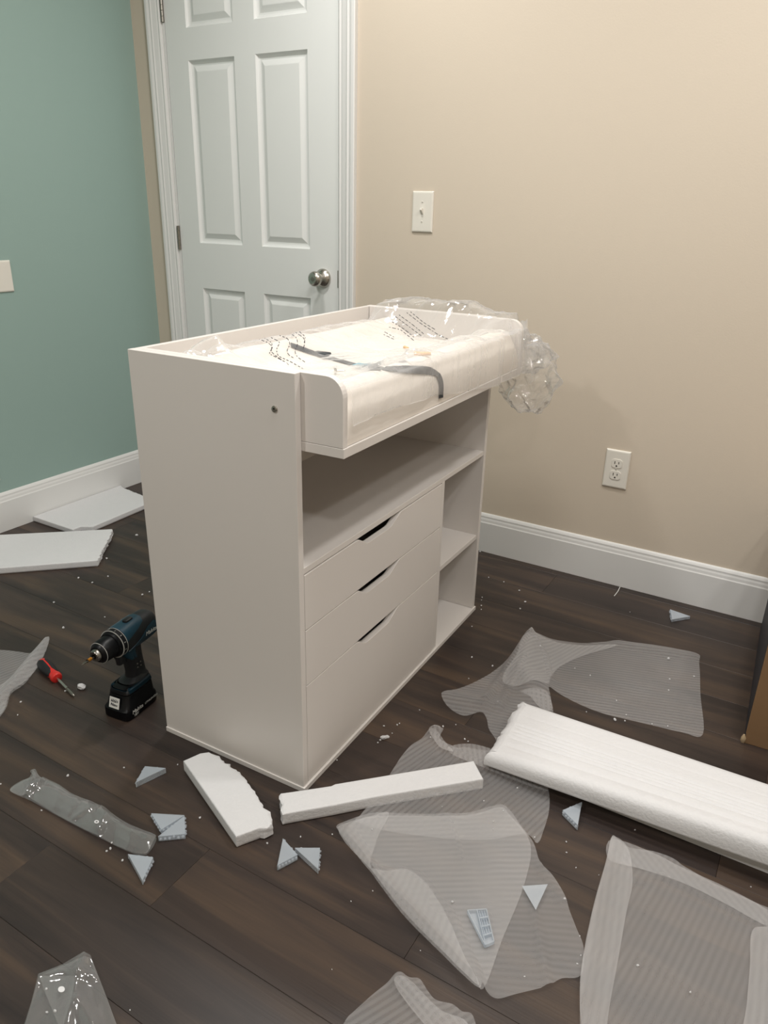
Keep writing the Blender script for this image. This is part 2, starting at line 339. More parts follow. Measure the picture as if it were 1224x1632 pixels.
# ---------------------------------------------------------------- changing-table dresser
W, D, H = .919, .393, .895; TH = 1.5966
dr = empty('changing_table_dresser', (-.7706, 1.0026, 0), TH, label='white changing-table dresser with three drawers, open shelves and a changing tray on top', cat='dresser')
t = .016
def bx(name, *a, m='lam', bev=.0008, parent=dr): return MB().box(*a).build(name, M[m], parent, bevel=bev)
bx('bottom_panel', -.003, W+.003, -.004, D, 0, .012)
for x0 in (0, W-t):
    bx('side_panel', x0, x0+t, 0, D, .0125, H)
bx('back_panel', t, W-t, D-.014, D-.001, .0125, H)
bx('top_shelf', t, W-t, .0015, D-.014, .509, .522)
bx('divider', .629, .646, .0015, D-.014, .0125, .509)
bx('side_shelf', .646, W-t, .004, D-.014, .246, .260)
for z0, z1 in ((.3865, .5065), (.2575, .3845), (.0145, .2555)):
    poly = [(.018, z0), (.627, z0), (.627, z1), (.408, z1), (.398, z1-.004), (.362, z1-.021), (.352, z1-.0225), (.262, z1-.0225), (.252, z1-.021), (.222, z1-.003), (.212, z1), (.018, z1)]
    fr = MB().prism(poly, .0005, .016, 'y').build('drawer', M['lam'], dr, bevel=.0008)
    # the box behind the front: sides, back and base
    b_ = MB(); b_.box(.030, .042, .0165, .35, z0+.008, z1-.03); b_.box(.603, .615, .0165, .35, z0+.008, z1-.03); b_.box(.030, .615, .338, .35, z0+.008, z1-.03); b_.box(.030, .615, .0165, .35, z0+.008, z0+.014)
    b_.build('drawer_box', M['lam'], fr)
# tray: bottom board and two end boards with a rounded front corner
tray = bx('changing_tray', t+.0005, W-t-.0005, -.088, D-.015, .755, .7725)
for x0 in (t+.0007, W-t-.0157):
    r_ = .034; zc, yc = H-r_, -.086+r_
    poly = [(D-.0155, .773), (D-.0155, H)]+[(yc-r_*math.sin(a*PI/16), zc+r_*math.cos(a*PI/16)) for a in range(9)]+[(-.086, .773)]
    MB().prism(poly, x0, x0+.015, 'x').build('tray_end_board', M['lam'], tray, bevel=.0008)
bolt = MB().lathe([(.0, .0001), (.0, .0062), (-.0016, .0062), (-.0026, .0054), (-.0028, .0026), (-.0010, .0024), (-.0010, .0001)], 20, Matrix.Translation((0, .044, .828))).build('bolt', M['steel'], dr, smooth=True)
MB().lathe([(-.0009, .0001), (-.0009, .0021), (-.0014, .0021), (-.0014, .0001)], 6, Matrix.Translation((0, .044, .828))).build('hex_socket', M['slot'], bolt)
DM = Matrix.Translation((-.7706, 1.0026, 0)) @ Matrix.Rotation(TH, 4, 'Z')
DI = DM.inverted()

# changing pad (own thing, lies in the tray)
def padz(x, y):
    """height of pad top over the tray; y runs from the front (-.08) to the back (.36)"""
    c = .826
    fr_ = math.exp(-((y+.035)/.052)**2)*.044; bk = math.exp(-((y-.31)/.055)**2)*.044
    e = min(1, max(0, (y+.080)/.028)); e = math.sqrt(max(0, 1-(1-e)**2))
    e2 = min(1, max(0, (.362-y)/.025)); e2 = math.sqrt(max(0, 1-(1-e2)**2))
    ex = min(1, max(0, (x-.034)/.02)); ex = math.sqrt(max(0, 1-(1-ex)**2)); ex2 = min(1, max(0, (.885-x)/.02)); ex2 = math.sqrt(max(0, 1-(1-ex2)**2))
    z = c+fr_+bk+.003*noise.noise(Vector((x*6, y*9, 3)))
    return .785+(z-.785)*min(e, 1)*e2*ex*ex2
nx, ny = 90, 60; m_ = MB(); vs = []
ys = [-.080+.442*(1-math.cos(PI*j/ny))/2 for j in range(ny+1)]; xs_ = [.034+.851*(1-math.cos(PI*i/nx))/2 for i in range(nx+1)]
top = [[(x, y-(.004 if y < -.07 else 0), padz(x, y)) for x in xs_] for y in ys]
m_.loft(top, cap=False, closed=False)
rim = [top[0][i] for i in range(nx+1)]+[top[j][nx] for j in range(1, ny+1)]+[top[ny][i] for i in range(nx-1, -1, -1)]+[top[j][0] for j in range(ny-1, 0, -1)]
m_.loft([rim, [(x, y, .7735) for x, y, z in rim]], cap=False); k = len(m_.v)-len(rim); m_.f.append(tuple(range(k, k+len(rim))))
pad = m_.build('changing_pad', M['pad'], smooth=True); pad.matrix_world = DM
tag(pad, 'cream white changing pad with raised edges lying in the dresser tray', 'changing pad')
def ribbon(pts, wd, lift, name, m, parent, th=.0012):
    """strap following (x,y) or explicit z points over the pad"""
    P = []
    for i in range(len(pts)-1):
        for s in range(8):
            f = s/8; a, b = pts[i], pts[i+1]; P.append([a[k]+(b[k]-a[k])*f for k in range(3)])
    P.append(list(pts[-1]))
    P = [Vector(p) for p in P]; rings = []
    for _ in range(6):
        P = [P[0]]+[(P[i-1]+P[i]*2+P[i+1])/4 for i in range(1, len(P)-1)]+[P[-1]]
    for p in P:
        if p.z < .001: p.z = padz(p.x, p.y)+lift
    for i, p in enumerate(P):
        tg = (P[min(i+1, len(P)-1)]-P[max(i-1, 0)]).normalized()
        n_ = Vector((0, 0, 1)) if p.y > -.07 else Vector((0, -1, .1)); n_ = (n_-tg*n_.dot(tg)).normalized()
        sd = tg.cross(n_).normalized()*wd/2
        rings.append([p-sd, p+sd, p+sd+n_*th, p-sd+n_*th])
    return MB().loft(rings).build(name, M[m], parent, smooth=False)
pbv = BVHTree.FromPolygons([DM @ Vector(v) for v in m_.v], m_.f)
def onpad(px, py):
    d_ = (fw+RT*((px-612)/FPX)-UP*((py-816)/FPX)).normalized(); h = pbv.ray_cast(CP, d_); p = DI @ h[0]; return (p.x, p.y, p.z)
def ribbon2(px, wd, lift, name, m, parent, th=.0014):
    W_ = [Vector((a, b, 0)) for a, b in px]; Q = []
    for i in range(len(W_)-1): Q += [W_[i].lerp(W_[i+1], k/8) for k in range(8)]
    Q.append(W_[-1])
    for _ in range(5): Q = [Q[0]]+[(Q[i-1]+Q[i]*2+Q[i+1])/4 for i in range(1, len(Q)-1)]+[Q[-1]]
    P = [Vector(onpad(q.x, q.y)) for q in Q]
    for _ in range(8): P = [P[0]]+[(P[i-1]+P[i]*2+P[i+1])/4 for i in range(1, len(P)-1)]+[P[-1]]
    R = []
    for i, p in enumerate(P):
        tg = (P[min(i+1, len(P)-1)]-P[max(i-1, 0)]).normalized()
        loc, n_, _i, _d = pbv.find_nearest(DM @ p); n_ = (DI.to_3x3() @ n_)
        if n_.z < 0 and abs(n_.z) > .3 or n_.y > .5 and p.y < -.05: n_ = -n_
        n_ = (n_-tg*n_.dot(tg)).normalized(); sd_ = tg.cross(n_).normalized()*wd/2; b = p+n_*lift
        R.append([b-sd_, b+sd_, b+sd_+n_*th, b-sd_+n_*th])
    return MB().loft(R).build(name, M[m], parent)
ribbon2([(463, 551), (485, 559), (505, 566), (545, 577), (575, 586), (600, 591)], .019, .002, 'safety_strap', 'strap', pad)
ribbon2([(592, 590), (625, 590), (660, 590), (684, 591), (697, 598), (702, 610), (701, 634)], .017, .0025, 'safety_strap', 'strap', pad)
for (px, py), mm in (((512, 568), 'strap'), ((578, 588), 'cyan')):
    x, y, z = onpad(px, py); MB().box(x-.014, x+.014, y-.02, y+.02, z+.003, z+.010).build('strap_buckle', M[mm], pad, bevel=.003)
# two dowels and a screw lying on the pad
def dowel(px, py, a, ln, label):
    x, y, z = onpad(px, py); z += .0045
    o = MB().lathe([(-ln/2, .0001), (-ln/2, .003), (-ln/2+.0015, .004), (ln/2-.0015, .004), (ln/2, .003), (ln/2, .0001)], 14, Matrix.Translation((0, 0, 0))).build('wooden_dowel', M['wood'], smooth=True)
    o.matrix_world = DM @ Matrix.Translation((x, y, z)) @ Matrix.Rotation(a, 4, 'Z'); return tag(o, label, 'dowel', None)
dowel(647, 557, .9, .022, 'smaller tan wooden dowel on the changing pad, farther from its front edge')
dowel(673, 567, -1.05, .036, 'larger tan wooden dowel on the changing pad, nearer its front edge')
o = MB().lathe([(-.010, .0001), (-.010, .006), (-.006, .007), (-.004, .003), (.012, .0028), (.014, .0001)], 12).build('metal_fitting', M['steel'], smooth=True)
fx, fy, fz = onpad(540, 597)
o.matrix_world = DM @ Matrix.Translation((fx, fy, fz+.008)) @ Matrix.Rotation(-1.0, 4, 'Z')
tag(o, 'small silver metal fitting on the pad near the dresser front corner', 'fitting')

# ---------------------------------------------------------------- clear bag over pad and tray end
def facet(x, y, cell, seed):
    """piecewise linear noise: sharp creases like crumpled film"""
    x += .3*cell*noise.noise(Vector((x/cell/2, y/cell/2, seed))); u = x/cell+y/cell*.577; v = y/cell*1.155
    i, j = math.floor(u), math.floor(v); a, b = u-i, v-j
    h = lambda p, q: noise.cell(Vector((p*1.37+seed*11.3+.5, q*1.91+.5, seed+.5)))
    if a+b < 1: return h(i, j)+(h(i+1, j)-h(i, j))*a+(h(i, j+1)-h(i, j))*b
    return h(i+1, j+1)+(h(i, j+1)-h(i+1, j+1))*(1-a)+(h(i+1, j)-h(i+1, j+1))*(1-b)
def ridged(p, s, seed):
    q = Vector(p)*s+Vector((seed, seed*1.7, seed*.3)); return 1-abs(noise.noise(q))*2
def smooth(a, b, x):
    x = max(0, min(1, (x-a)/(b-a))); return x*x*(3-2*x)
bm_ = MB(); nu, nv = 190, 120; rows = []
for j in range(nv+1):
    tv = j/nv; row = []
    for i in range(nu+1):
        x = .030+(1.02-.030)*i/nu
        ln = .455+.14
        sarc = tv*ln
        yb = .340-.0*x
        if sarc < .425: y = yb-sarc; z = padz(min(max(x, .06), .86), max(y, -.05))+.006; dz = 0
        else:
            q = sarc-.425; rr = .02
            a = min(q/rr, PI/2); y = -.085-rr*.35*math.sin(a); zt = padz(min(max(x, .06), .86), -.05)+.006
            drop = rr*.6*(1-math.cos(a))+max(0, q-rr*PI/2); dmax = .06+.055*smooth(.15, .8, x)
            z = zt-min(drop, dmax*1.0); y -= .004*math.sin(x*30)*smooth(.02, .1, drop)
        # climb the far end board, lie over it and hang behind
        up = smooth(.80, .885, x); over = smooth(.925, .97, x)
        zb = .905+.018*math.sin(min(1, max(0, (y+.05)/.38))*PI)
        if y > -.055: z = z+(zb-z)*up
        z -= over*.075*(1 if y > -.05 else .3)
        if x > .925 and y <= -.055: z -= .02*over
        # near end: film bunches up toward the near board at the back
        c = facet(x, y, .075, 2)*.010+facet(x, y+x*.4, .034, 5)*.005+facet(x, y, .015, 6)*.0024
        hub = math.exp(-(((x-.40)/.12)**2+((y-.03)/.08)**2)); c += hub*facet(x, y, .014, 9)*.010
        back = math.exp(-(((x-.12)/.08)**2+((y-.28)/.06)**2)); c += back*(.010+.03*facet(x, y, .030, 4))
        if y > -.07: z += c+.002
        else: y -= c*.5+.003
        row.append((x+.004*noise.noise(Vector((x*20, y*20, 1))), y, z))
    rows.append(row)
bm_.loft(rows, cap=False, closed=False)
# loose end of the bag: a crumpled lobe hanging past the far front corner
def lobe(c, r, seed, amp, n1=48, n2=72):
    """loose film: coarse random facets with straight creases between them"""
    c1, c2 = 6, 9; rnd = random.Random(seed); K = [[1+amp*(rnd.random()*2-1) for b in range(c2)] for a in range(c1+1)]
    K[0] = [K[0][0]]*c2; K[c1] = [K[c1][0]]*c2; R = []
    def node(a, b):
        th = PI*a/c1; ph = 2*PI*(b+.5*(a % 2))/c2; k = K[a][b % c2]
        return Vector((c[0]+r[0]*math.sin(th)*math.cos(ph)*k, c[1]+r[1]*math.sin(th)*math.sin(ph)*k, c[2]+r[2]*math.cos(th)*k))
    m = 8; k0 = len(bm_.v)
    for a in range(c1):
        for b in range(c2):
            q = (node(a, b), node(a, b+1), node(a+1, b), node(a+1, b+1))
            base = []
            for i in range(m+1):
                for j in range(m+1):
                    f, g_ = i/m, j/m
                    p = q[0]+(q[1]-q[0])*g_+(q[2]-q[0])*f if f+g_ <= 1 else q[3]+(q[2]-q[3])*(1-g_)+(q[1]-q[3])*(1-f)
                    d_ = (p-Vector(c)).normalized(); p = p+d_*(.007*(facet(p.x+p.z, p.y-p.z*.6, .022, seed)-.5)+.003*facet(p.x-p.z, p.y+p.z, .011, seed+2))
                    base.append(tuple(p))
            bm_.add(base, [(i*(m+1)+j, i*(m+1)+j+1, (i+1)*(m+1)+j+1, (i+1)*(m+1)+j) for i in range(m) for j in range(m)])
lobe((.955, -.088, .738), (.055, .098, .100), 3, .13)
lobe((.960, -.060, .800), (.045, .105, .060), 5, .12)
bag = bm_.build('plastic_bag', M['bag'], smooth=False)
for p in bag.data.polygons: p.use_smooth = True
bag.matrix_world = DM
tag(bag, 'crumpled clear plastic bag with printed warning lines draped over the changing pad', 'plastic bag')
# the printed lines follow the film
bvh = BVHTree.FromPolygons([DM @ Vector(v) for v in bm_.v], bm_.f)
lines = []
A = lambda a, b: (390+a/3.6, 480+b/3.6)
B = lambda a, b: (560+a/4.08, 470+b/4.08)
for ln in ([(70, 215), (130, 235), (165, 265), (135, 300), (190, 325), (260, 370)], [(110, 210), (160, 240), (150, 290), (200, 330), (270, 372)],
           [(150, 208), (205, 235), (180, 275), (190, 315), (260, 345), (355, 400)], [(195, 195), (250, 215), (262, 250), (240, 280), (250, 310), (300, 335)],
           [(250, 178), (300, 210), (305, 250), (285, 285), (300, 320), (350, 352)], [(285, 175), (345, 215), (345, 250), (325, 290)], [(310, 172), (350, 205), (335, 260)]):
    lines.append([A(*p) for p in ln])
for ln in ([(360, 115), (450, 185), (570, 262), (650, 297)], [(385, 110), (470, 180), (560, 235)], [(310, 130), (400, 195), (490, 270)], [(285, 140), (380, 210), (470, 278)],
           [(265, 175), (340, 220), (430, 295)], [(245, 210), (320, 225), (410, 300)], [(215, 240), (295, 285)], [(210, 258), (290, 295)]):
    lines.append([B(*p) for p in ln])
tx = MB(); random.seed(5)
def hit(px, py):
    d_ = (fw+RT*((px-612)/FPX)-UP*((py-816)/FPX)).normalized(); h = bvh.ray_cast(CP, d_)
    return h[0]
for ln in lines:
    P = [Vector((*p, 0)) for p in ln]
    Q = []
    for i in range(len(P)-1):
        n_ = max(2, int((P[i+1]-P[i]).length/1.2)); Q += [P[i].lerp(P[i+1], k/n_) for k in range(n_)]
    for _ in range(10): Q = [Q[0]]+[(Q[i-1]+Q[i]+Q[i+1])/3 for i in range(1, len(Q)-1)]+[Q[-1]]
    i = 0
    while i < len(Q)-4:
        L_ = random.choice((3, 4, 5, 6)); seg = [hit(q.x, q.y) for q in Q[i:i+L_]]; i += L_+1
        seg = [s for s in seg if s]
        if len(seg) < 2: continue
        rg = []
        for a in range(len(seg)):
            tg = seg[min(a+1, len(seg)-1)]-seg[max(a-1, 0)]; n_ = (CP-seg[a]).normalized(); tg = tg-n_*tg.dot(n_)
            if tg.length < 1e-6: continue
            sd = tg.cross(n_).normalized()*.00085
            rg.append([seg[a]-sd+n_*.0007, seg[a]+sd+n_*.0007])
        if len(rg) > 1: tx.loft(rg, cap=False, closed=False)
tx.v = [tuple(DI @ Vector(v)) for v in tx.v]
tag(tx.build('printed_text', M['ink'], bag), kind='stuff')

# ---------------------------------------------------------------- foam blocks
def densify(poly, step=.012):
    out = []
    for i in range(len(poly)):
        a, b = Vector(poly[i]), Vector(poly[(i+1) % len(poly)]); n_ = max(1, int((b-a).length/step))
        out += [a.lerp(b, k/n_) for k in range(n_)]
    return out
def foam(poly, z0, z1, rough_edges=(), label='', seed=0, rnd=.003, zf=None, name='foam_block', stepx=.014, stepy=.014):
    """broken expanded-foam slab: outline in room metres, torn along the listed edges"""
    rough = []; P = []
    for i in range(len(poly)):
        a, b = Vector(poly[i][:2]), Vector(poly[(i+1) % len(poly)][:2]); n_ = max(1, int((b-a).length/.006))
        tn = (b-a).normalized(); nr = Vector((tn.y, -tn.x))
        for k in range(n_):
            p = a.lerp(b, k/n_)
            if i in rough_edges and k: p = p+nr*(.0030*noise.noise(Vector((p.x*190, p.y*190, seed)))+.0026*noise.noise(Vector((p.x*60, p.y*60, seed))))
            P.append(p)
            rough.append(i in rough_edges)
    cen = sum(P, Vector((0, 0)))/len(P); n_ = len(P); area = sum(P[i].x*P[(i+1) % n_].y-P[(i+1) % n_].x*P[i].y for i in range(n_))
    if area < 0: P.reverse(); rough.reverse()
    nrm = []
    for i in range(n_):
        tn = (P[(i+3) % n_]-P[i-3]).normalized(); nrm.append(Vector((-tn.y, tn.x)))
    m_ = MB(); R = []
    lv = [(z0, .002), (z0+.003, 0)]+[(z0+.003+(z1-rnd-z0-.003)*k/5, 0) for k in (1, 2, 3, 4)]+[(z1-rnd, 0), (z1-rnd*.62, rnd*.076), (z1-rnd*.293, rnd*.293), (z1-rnd*.076, rnd*.62), (z1, rnd)]
    for z, ins in lv:
        ring = []
        for i, p in enumerate(P):
            q = p+nrm[i]*ins
            if rough[i] and z0 < z < z1-rnd*.5: q = q-nrm[i]*(.004*noise.noise(Vector((p.x*90, p.y*90, z*150+seed)))+.002)
            ring.append((q.x, q.y, z))
        R.append(ring)
    m_.loft(R, cap=False)
    # top: triangulated grid so it can carry relief
    k = len(m_.v)-n_; topv = [Vector(m_.v[k+i][:2]) for i in range(n_)]
    xs = [p.x for p in topv]; ysx = [p.y for p in topv]; pts = list(topv); stp = .014; x = min(xs)
    while x < max(xs):
        y = min(ysx)
        while y < max(ysx):
            q = Vector((x, y)); 
            if inside(q, topv) and edged(q, topv) > .005: pts.append(q)
            y += stepy
        x += stepx
    res = delaunay_2d_cdt(pts, [], [list(range(n_))], 1, 1e-6)
    def zt(p): return z1+(zf(p) if zf else .0012*noise.noise(Vector((p.x*25, p.y*25, seed))))
    m_.add([(p.x, p.y, zt(p) if edged(p, topv) > .003 else z1) for p in res[0]], res[2])
    m_.f.append(tuple(range(n_))[::-1])
    o = m_.build(name, M['foam'], smooth=True)
    return tag(o, label, 'foam block')
def inside(p, poly):
    c = False; j = len(poly)-1
    for i in range(len(poly)):
        a, b = poly[i], poly[j]
        if (a.y > p.y) != (b.y > p.y) and p.x < (b.x-a.x)*(p.y-a.y)/(b.y-a.y)+a.x: c = not c
        j = i
    return c
def edged(p, poly):
    m = 9
    for i in range(len(poly)):
        a, b = poly[i-1], poly[i]; ab = b-a; l2 = ab.length_squared
        if l2 < 1e-12: continue
        t_ = max(0, min(1, (p-a).dot(ab)/l2)); m = min(m, (p-a-ab*t_).length)
    return m
f1 = [F(x, y, .022) for x, y in [(44, 820), (178, 769), (196, 777), (228, 790), (240, 800), (148, 839), (128, 839), (116, 844)]]
for p in f1: p.x = max(p.x, XL+.017)
foam(f1, .001, .022, (2, 3), 'flat white foam slab on the floor against the green wall baseboard', 1)
foam([F(x, y, .024) for x, y in [(-70, 855), (0, 852), (178, 843), (174, 856), (164, 872), (155, 893), (0, 905), (-70, 909)]], .001, .024, (2, 3, 4), 'long white foam slab with torn end on the floor at the left photo edge', 2)
foam([F(x, y, .030) for x, y in [(292, 1212), (319, 1200), (333, 1198), (350, 1208), (383, 1233), (402, 1258), (419, 1286), (428, 1294), (434, 1313), (414, 1319), (376, 1333)]], .001, .030, (2, 3, 4, 5, 6, 7, 8), 'wedge-shaped white foam piece with torn edge in front of the dresser corner', 3)
foam([F(x, y, .030) for x, y in [(447, 1264), (528, 1252), (534, 1249), (755, 1212), (770.6, 1241), (600, 1269), (530, 1283), (451, 1297)]], .001, .030, (7,), 'straight white foam bar lying across the translucent sheet by the dresser', 4)
LB, LFr, RBk, RFr = F(831, 1117, .055), F(772, 1203, .055), F(1224, 1248, .088), F(1224, 1350, .088)
def crossv(p):
    """0 at the front edge, 1 at the back edge"""
    f0 = LFr.y+(RFr.y-LFr.y)*(p.x-LFr.x)/(RFr.x-LFr.x); f1_ = LB.y+(RBk.y-LB.y)*(p.x-LB.x)/(RBk.x-LB.x); return (p.y-f0)/(f1_-f0)
def groove(p):
    v = crossv(p)*.23; z = 0
    for c, a, s in ((.075, .0030, .0035), (.088, .0024, .0025), (.100, .0034, .0035), (.113, .0024, .003), (.126, .0028, .003), (.045, .0028, .006), (.165, .001, .003)): z -= a*math.exp(-((v-c+.003*math.sin(p.x*2))/s)**2)*smooth(.004, .02, v)
    return z+.0008*noise.noise(Vector((p.x*8, p.y*50, 2)))
fC = [F(x, y, .055) for x, y in [(831, 1117), (813, 1140), (808, 1152), (797, 1170), (788, 1183), (772, 1203)]]
fC = [(p.x, p.y) for p in fC]; XE = .60
e0 = RFr.y+(RFr.y-LFr.y)/(RFr.x-LFr.x)*(XE-RFr.x); e1_ = RBk.y+(RBk.y-LB.y)/(RBk.x-LB.x)*(XE-RBk.x)
fC += [(XE, e0), (XE, e1_)]
fo = foam(fC, .020, .055, (0, 1, 2, 3), 'big long white foam profile with grooves, raised at the right photo edge', 6, rnd=.020, zf=groove, stepx=.03, stepy=.0022)
bmq = bmesh.new(); bmq.from_mesh(fo.data)
lowb = [Vector((p.x, p.y)) for p in (F(831, 1140, .03), F(800, 1195, .03))]
fq = bmesh.ops.create_cube(bmq, size=1)['verts']
for v in fq: v.co = Vector((.08+(v.co.x)*.98, 1.365+v.co.y*.13, .0155+v.co.z*.029))
for v in bmq.verts:
    k = (v.co.x+.47)*(.061 if v.co.z > .04 else .032)
    v.co.z += 0 if (v in fq and v.co.z < .02) else max(0, k)+.007
bmq.to_mesh(fo.data); bmq.free()

# ---------------------------------------------------------------- translucent sheets
def catmull(poly, n=4):
    out = []; k = len(poly)
    for i in range(k):
        p0, p1, p2, p3 = (Vector(poly[(i+j-1) % k]) for j in range(4))
        for s in range(n):
            t_ = s/n; out.append(.5*((2*p1)+(p2-p0)*t_+(2*p0-5*p1+4*p2-p3)*t_*t_+(3*p1-p0-3*p2+p3)*t_**3))
    return out
def sheet_layer(m_, uvs, outl, z0, humps, sdir, seed, step=.014, amp=.004, soft=.6, smooth_out=True, cr=0):
    P = [F(x, y, z0) for x, y in outl]; P = [Vector((p.x, p.y)) for p in P]
    if smooth_out:
        Q = catmull(P, 5); Q2 = []
        for i, q in enumerate(Q): Q2.append(q)
        P = Q2
    n_ = len(P); pts = list(P); x = min(p.x for p in P); mx = max(p.x for p in P); my0 = min(p.y for p in P); my1 = max(p.y for p in P)
    r_ = 0
    while x < mx:
        y = my0+(step/2 if r_ % 2 else 0)
        while y < my1:
            q = Vector((x, y))
            if inside(q, P) and edged(q, P) > step*.45: pts.append(q)
            y += step
        x += step*.87; r_ += 1
    res = delaunay_2d_cdt(pts, [], [list(range(n_))], 1, 1e-6)
    H_ = []
    for pl, h, rad in humps:
        H_.append(([Vector(F(a, b, z0).xy) for a, b in pl], h, rad))
    vs = []
    for p in res[0]:
        z = z0+amp*(.6+noise.noise(Vector((p.x*7, p.y*7, seed))))+amp*.4*abs(noise.noise(Vector((p.x*22, p.y*22, seed+4))))
        if cr: z += cr*facet(p.x, p.y, .05, seed)+cr*.5*facet(p.x, p.y+p.x*.3, .022, seed+3)
        for pl, h, rad in H_:
            dmin = 9
            for i in range(max(1, len(pl)-1)):
                a = pl[i]; b = pl[min(i+1, len(pl)-1)]; ab = b-a; l2 = ab.length_squared or 1e-9
                t_ = max(0, min(1, (p-a).dot(ab)/l2)); dmin = min(dmin, (p-a-ab*t_).length)
            z += h*math.exp(-(dmin/rad)**2)
        vs.append((p.x, p.y, max(.0012, z)))
    k = len(m_.v); m_.add(vs, res[2])
    if isinstance(sdir, tuple): q_ = F(*sdir[1])-F(*sdir[0]); sdir = math.atan2(q_.y, q_.x)+PI/2
    c, s = math.cos(sdir), math.sin(sdir)
    uvs += [(v[0]*c+v[1]*s+.004*math.sin(v[1]*9), -v[0]*s+v[1]*c) for v in vs]
def sheet(layers, label, sdir, seed, name='foam_sheet', m='sheet', cat='foam sheet', step=.010):
    m_ = MB(); uvs = []
    for L_ in layers:
        sheet_layer(m_, uvs, L_['o'], L_.get('z', .003), L_.get('h', []), L_.get('s', sdir), seed, L_.get('step', step), L_.get('amp', .004), smooth_out=L_.get('sm', True), cr=L_.get('cr', 0)); seed += 13
    me = bpy.data.meshes.new(name); me.from_pydata(m_.v, [], m_.f); me.update(); me.materials.append(M[m])
    uv = me.uv_layers.new(name='uv')
    for lp in me.loops: uv.data[lp.index].uv = uvs[lp.vertex_index]
    me.polygons.foreach_set('use_smooth', [True]*len(me.polygons))
    o = bpy.data.objects.new(name, me); COL.objects.link(o); return tag(o, label, cat)
SH = []
SH.append(sheet([dict(o=[(703, 1115), (712, 1107), (760, 1087), (808, 1057), (828, 1035), (845, 1018), (880, 1021), (925, 1026), (955, 1024), (985, 1024), (1040, 1030), (1108, 1043), (1114, 1060), (1116, 1110), (1120, 1171), (1085, 1168), (1000, 1148), (950, 1135), (893, 1110), (874, 1104), (878, 1120), (880, 1145), (850, 1190), (800, 1200), (789, 1178), (779, 1163), (775, 1146), (765, 1138), (738, 1142), (712, 1128)],
                      h=[([(845, 1025), (830, 1075), (850, 1100)], .030, .045), ([(712, 1115), (770, 1125)], .016, .03), ([(843, 1022), (815, 1060), (772, 1120)], .014, .008), ([(846, 1024), (868, 1050), (878, 1085)], .012, .008), ([(835, 1060), (795, 1130)], .010, .010), ([(985, 1027), (1105, 1047)], .008, .02)]),
                 dict(o=[(840, 1022), (925, 1030), (985, 1028), (930, 1046), (895, 1062), (878, 1080), (872, 1098), (850, 1100), (820, 1100), (800, 1085), (822, 1055)], z=.007, h=[([(845, 1025), (830, 1075), (850, 1100)], .030, .045)], s=((720, 1112), (820, 1060))),
                 dict(o=[(830, 1104), (850, 1098), (872, 1105), (880, 1132), (860, 1128), (845, 1112)], z=.012, s=.4)],
                'rumpled translucent foam sheet farthest back, behind the big foam profile', ((900, 1060), (1115, 1092)), 1, m='sheetfine'))
SH.append(sheet([dict(o=[(690, 1163), (672, 1178), (655, 1190), (640, 1207), (622, 1235), (596, 1275), (575, 1300), (570, 1312), (640, 1330), (760, 1340), (835, 1330), (856, 1345), (866, 1325), (875, 1292), (873, 1262), (850, 1245), (812, 1228), (790, 1200), (760, 1196), (740, 1192), (712, 1193)],
                      h=[([(690, 1170), (720, 1200), (800, 1235), (870, 1258)], .012, .012), ([(715, 1200), (690, 1275)], .009, .006), ([(727, 1203), (715, 1275)], .009, .006), ([(700, 1195), (650, 1250)], .007, .007)]),
                 dict(o=[(715, 1192), (750, 1188), (800, 1203), (860, 1245), (872, 1262), (820, 1245), (760, 1222), (722, 1205)], z=.010, s=.5),
                 dict(o=[(683, 1168), (690, 1161), (700, 1162), (706, 1172), (700, 1180), (712, 1190), (722, 1203), (705, 1198), (692, 1183)], z=.012, amp=.012, step=.006, h=[([(692, 1168), (702, 1172)], .015, .01)], s=.5)],
                'translucent foam sheet with a twisted corner, lying under the straight foam bar', ((600, 1250), (690, 1190)), 2, m='sheetfine'))
SH.append(sheet([dict(o=[(536, 1325), (552, 1311), (600, 1297), (660, 1298), (740, 1297), (778, 1288), (800, 1284), (815, 1296), (830, 1318), (850, 1345), (862, 1382), (880, 1400), (892, 1418), (908, 1455), (918, 1480), (930, 1512), (926, 1555), (895, 1562), (870, 1575), (820, 1588), (793, 1595), (775, 1588), (768, 1578), (762, 1586), (740, 1567), (700, 1525), (640, 1462), (592, 1402), (560, 1360)],
                      h=[([(545, 1330), (600, 1400), (700, 1510), (762, 1580)], .016, .016), ([(600, 1395), (640, 1388), (670, 1400), (720, 1460), (760, 1560)], .010, .010), ([(850, 1450), (862, 1510), (872, 1572)], .008, .006), ([(715, 1300), (745, 1390), (800, 1500)], .006, .008), ([(862, 1382), (900, 1440)], .008, .010)]),
                 dict(o=[(538, 1325), (600, 1300), (620, 1300), (600, 1340), (592, 1395), (640, 1386), (675, 1405), (712, 1460), (745, 1540), (762, 1582), (740, 1563), (700, 1521), (640, 1458), (592, 1398)], z=.010, s=.2, h=[([(545, 1330), (600, 1400), (700, 1510), (762, 1580)], .016, .016)]),
                 dict(o=[(552, 1322), (600, 1302), (740, 1301), (795, 1288), (812, 1300), (845, 1345), (835, 1412), (800, 1500), (770, 1578), (755, 1550), (735, 1530), (690, 1480), (640, 1430), (604, 1395), (575, 1355)], z=.008, s=((600, 1330), (800, 1325)))],
                'large folded translucent foam sheet in the foreground centre', ((620, 1480), (900, 1500)), 3))
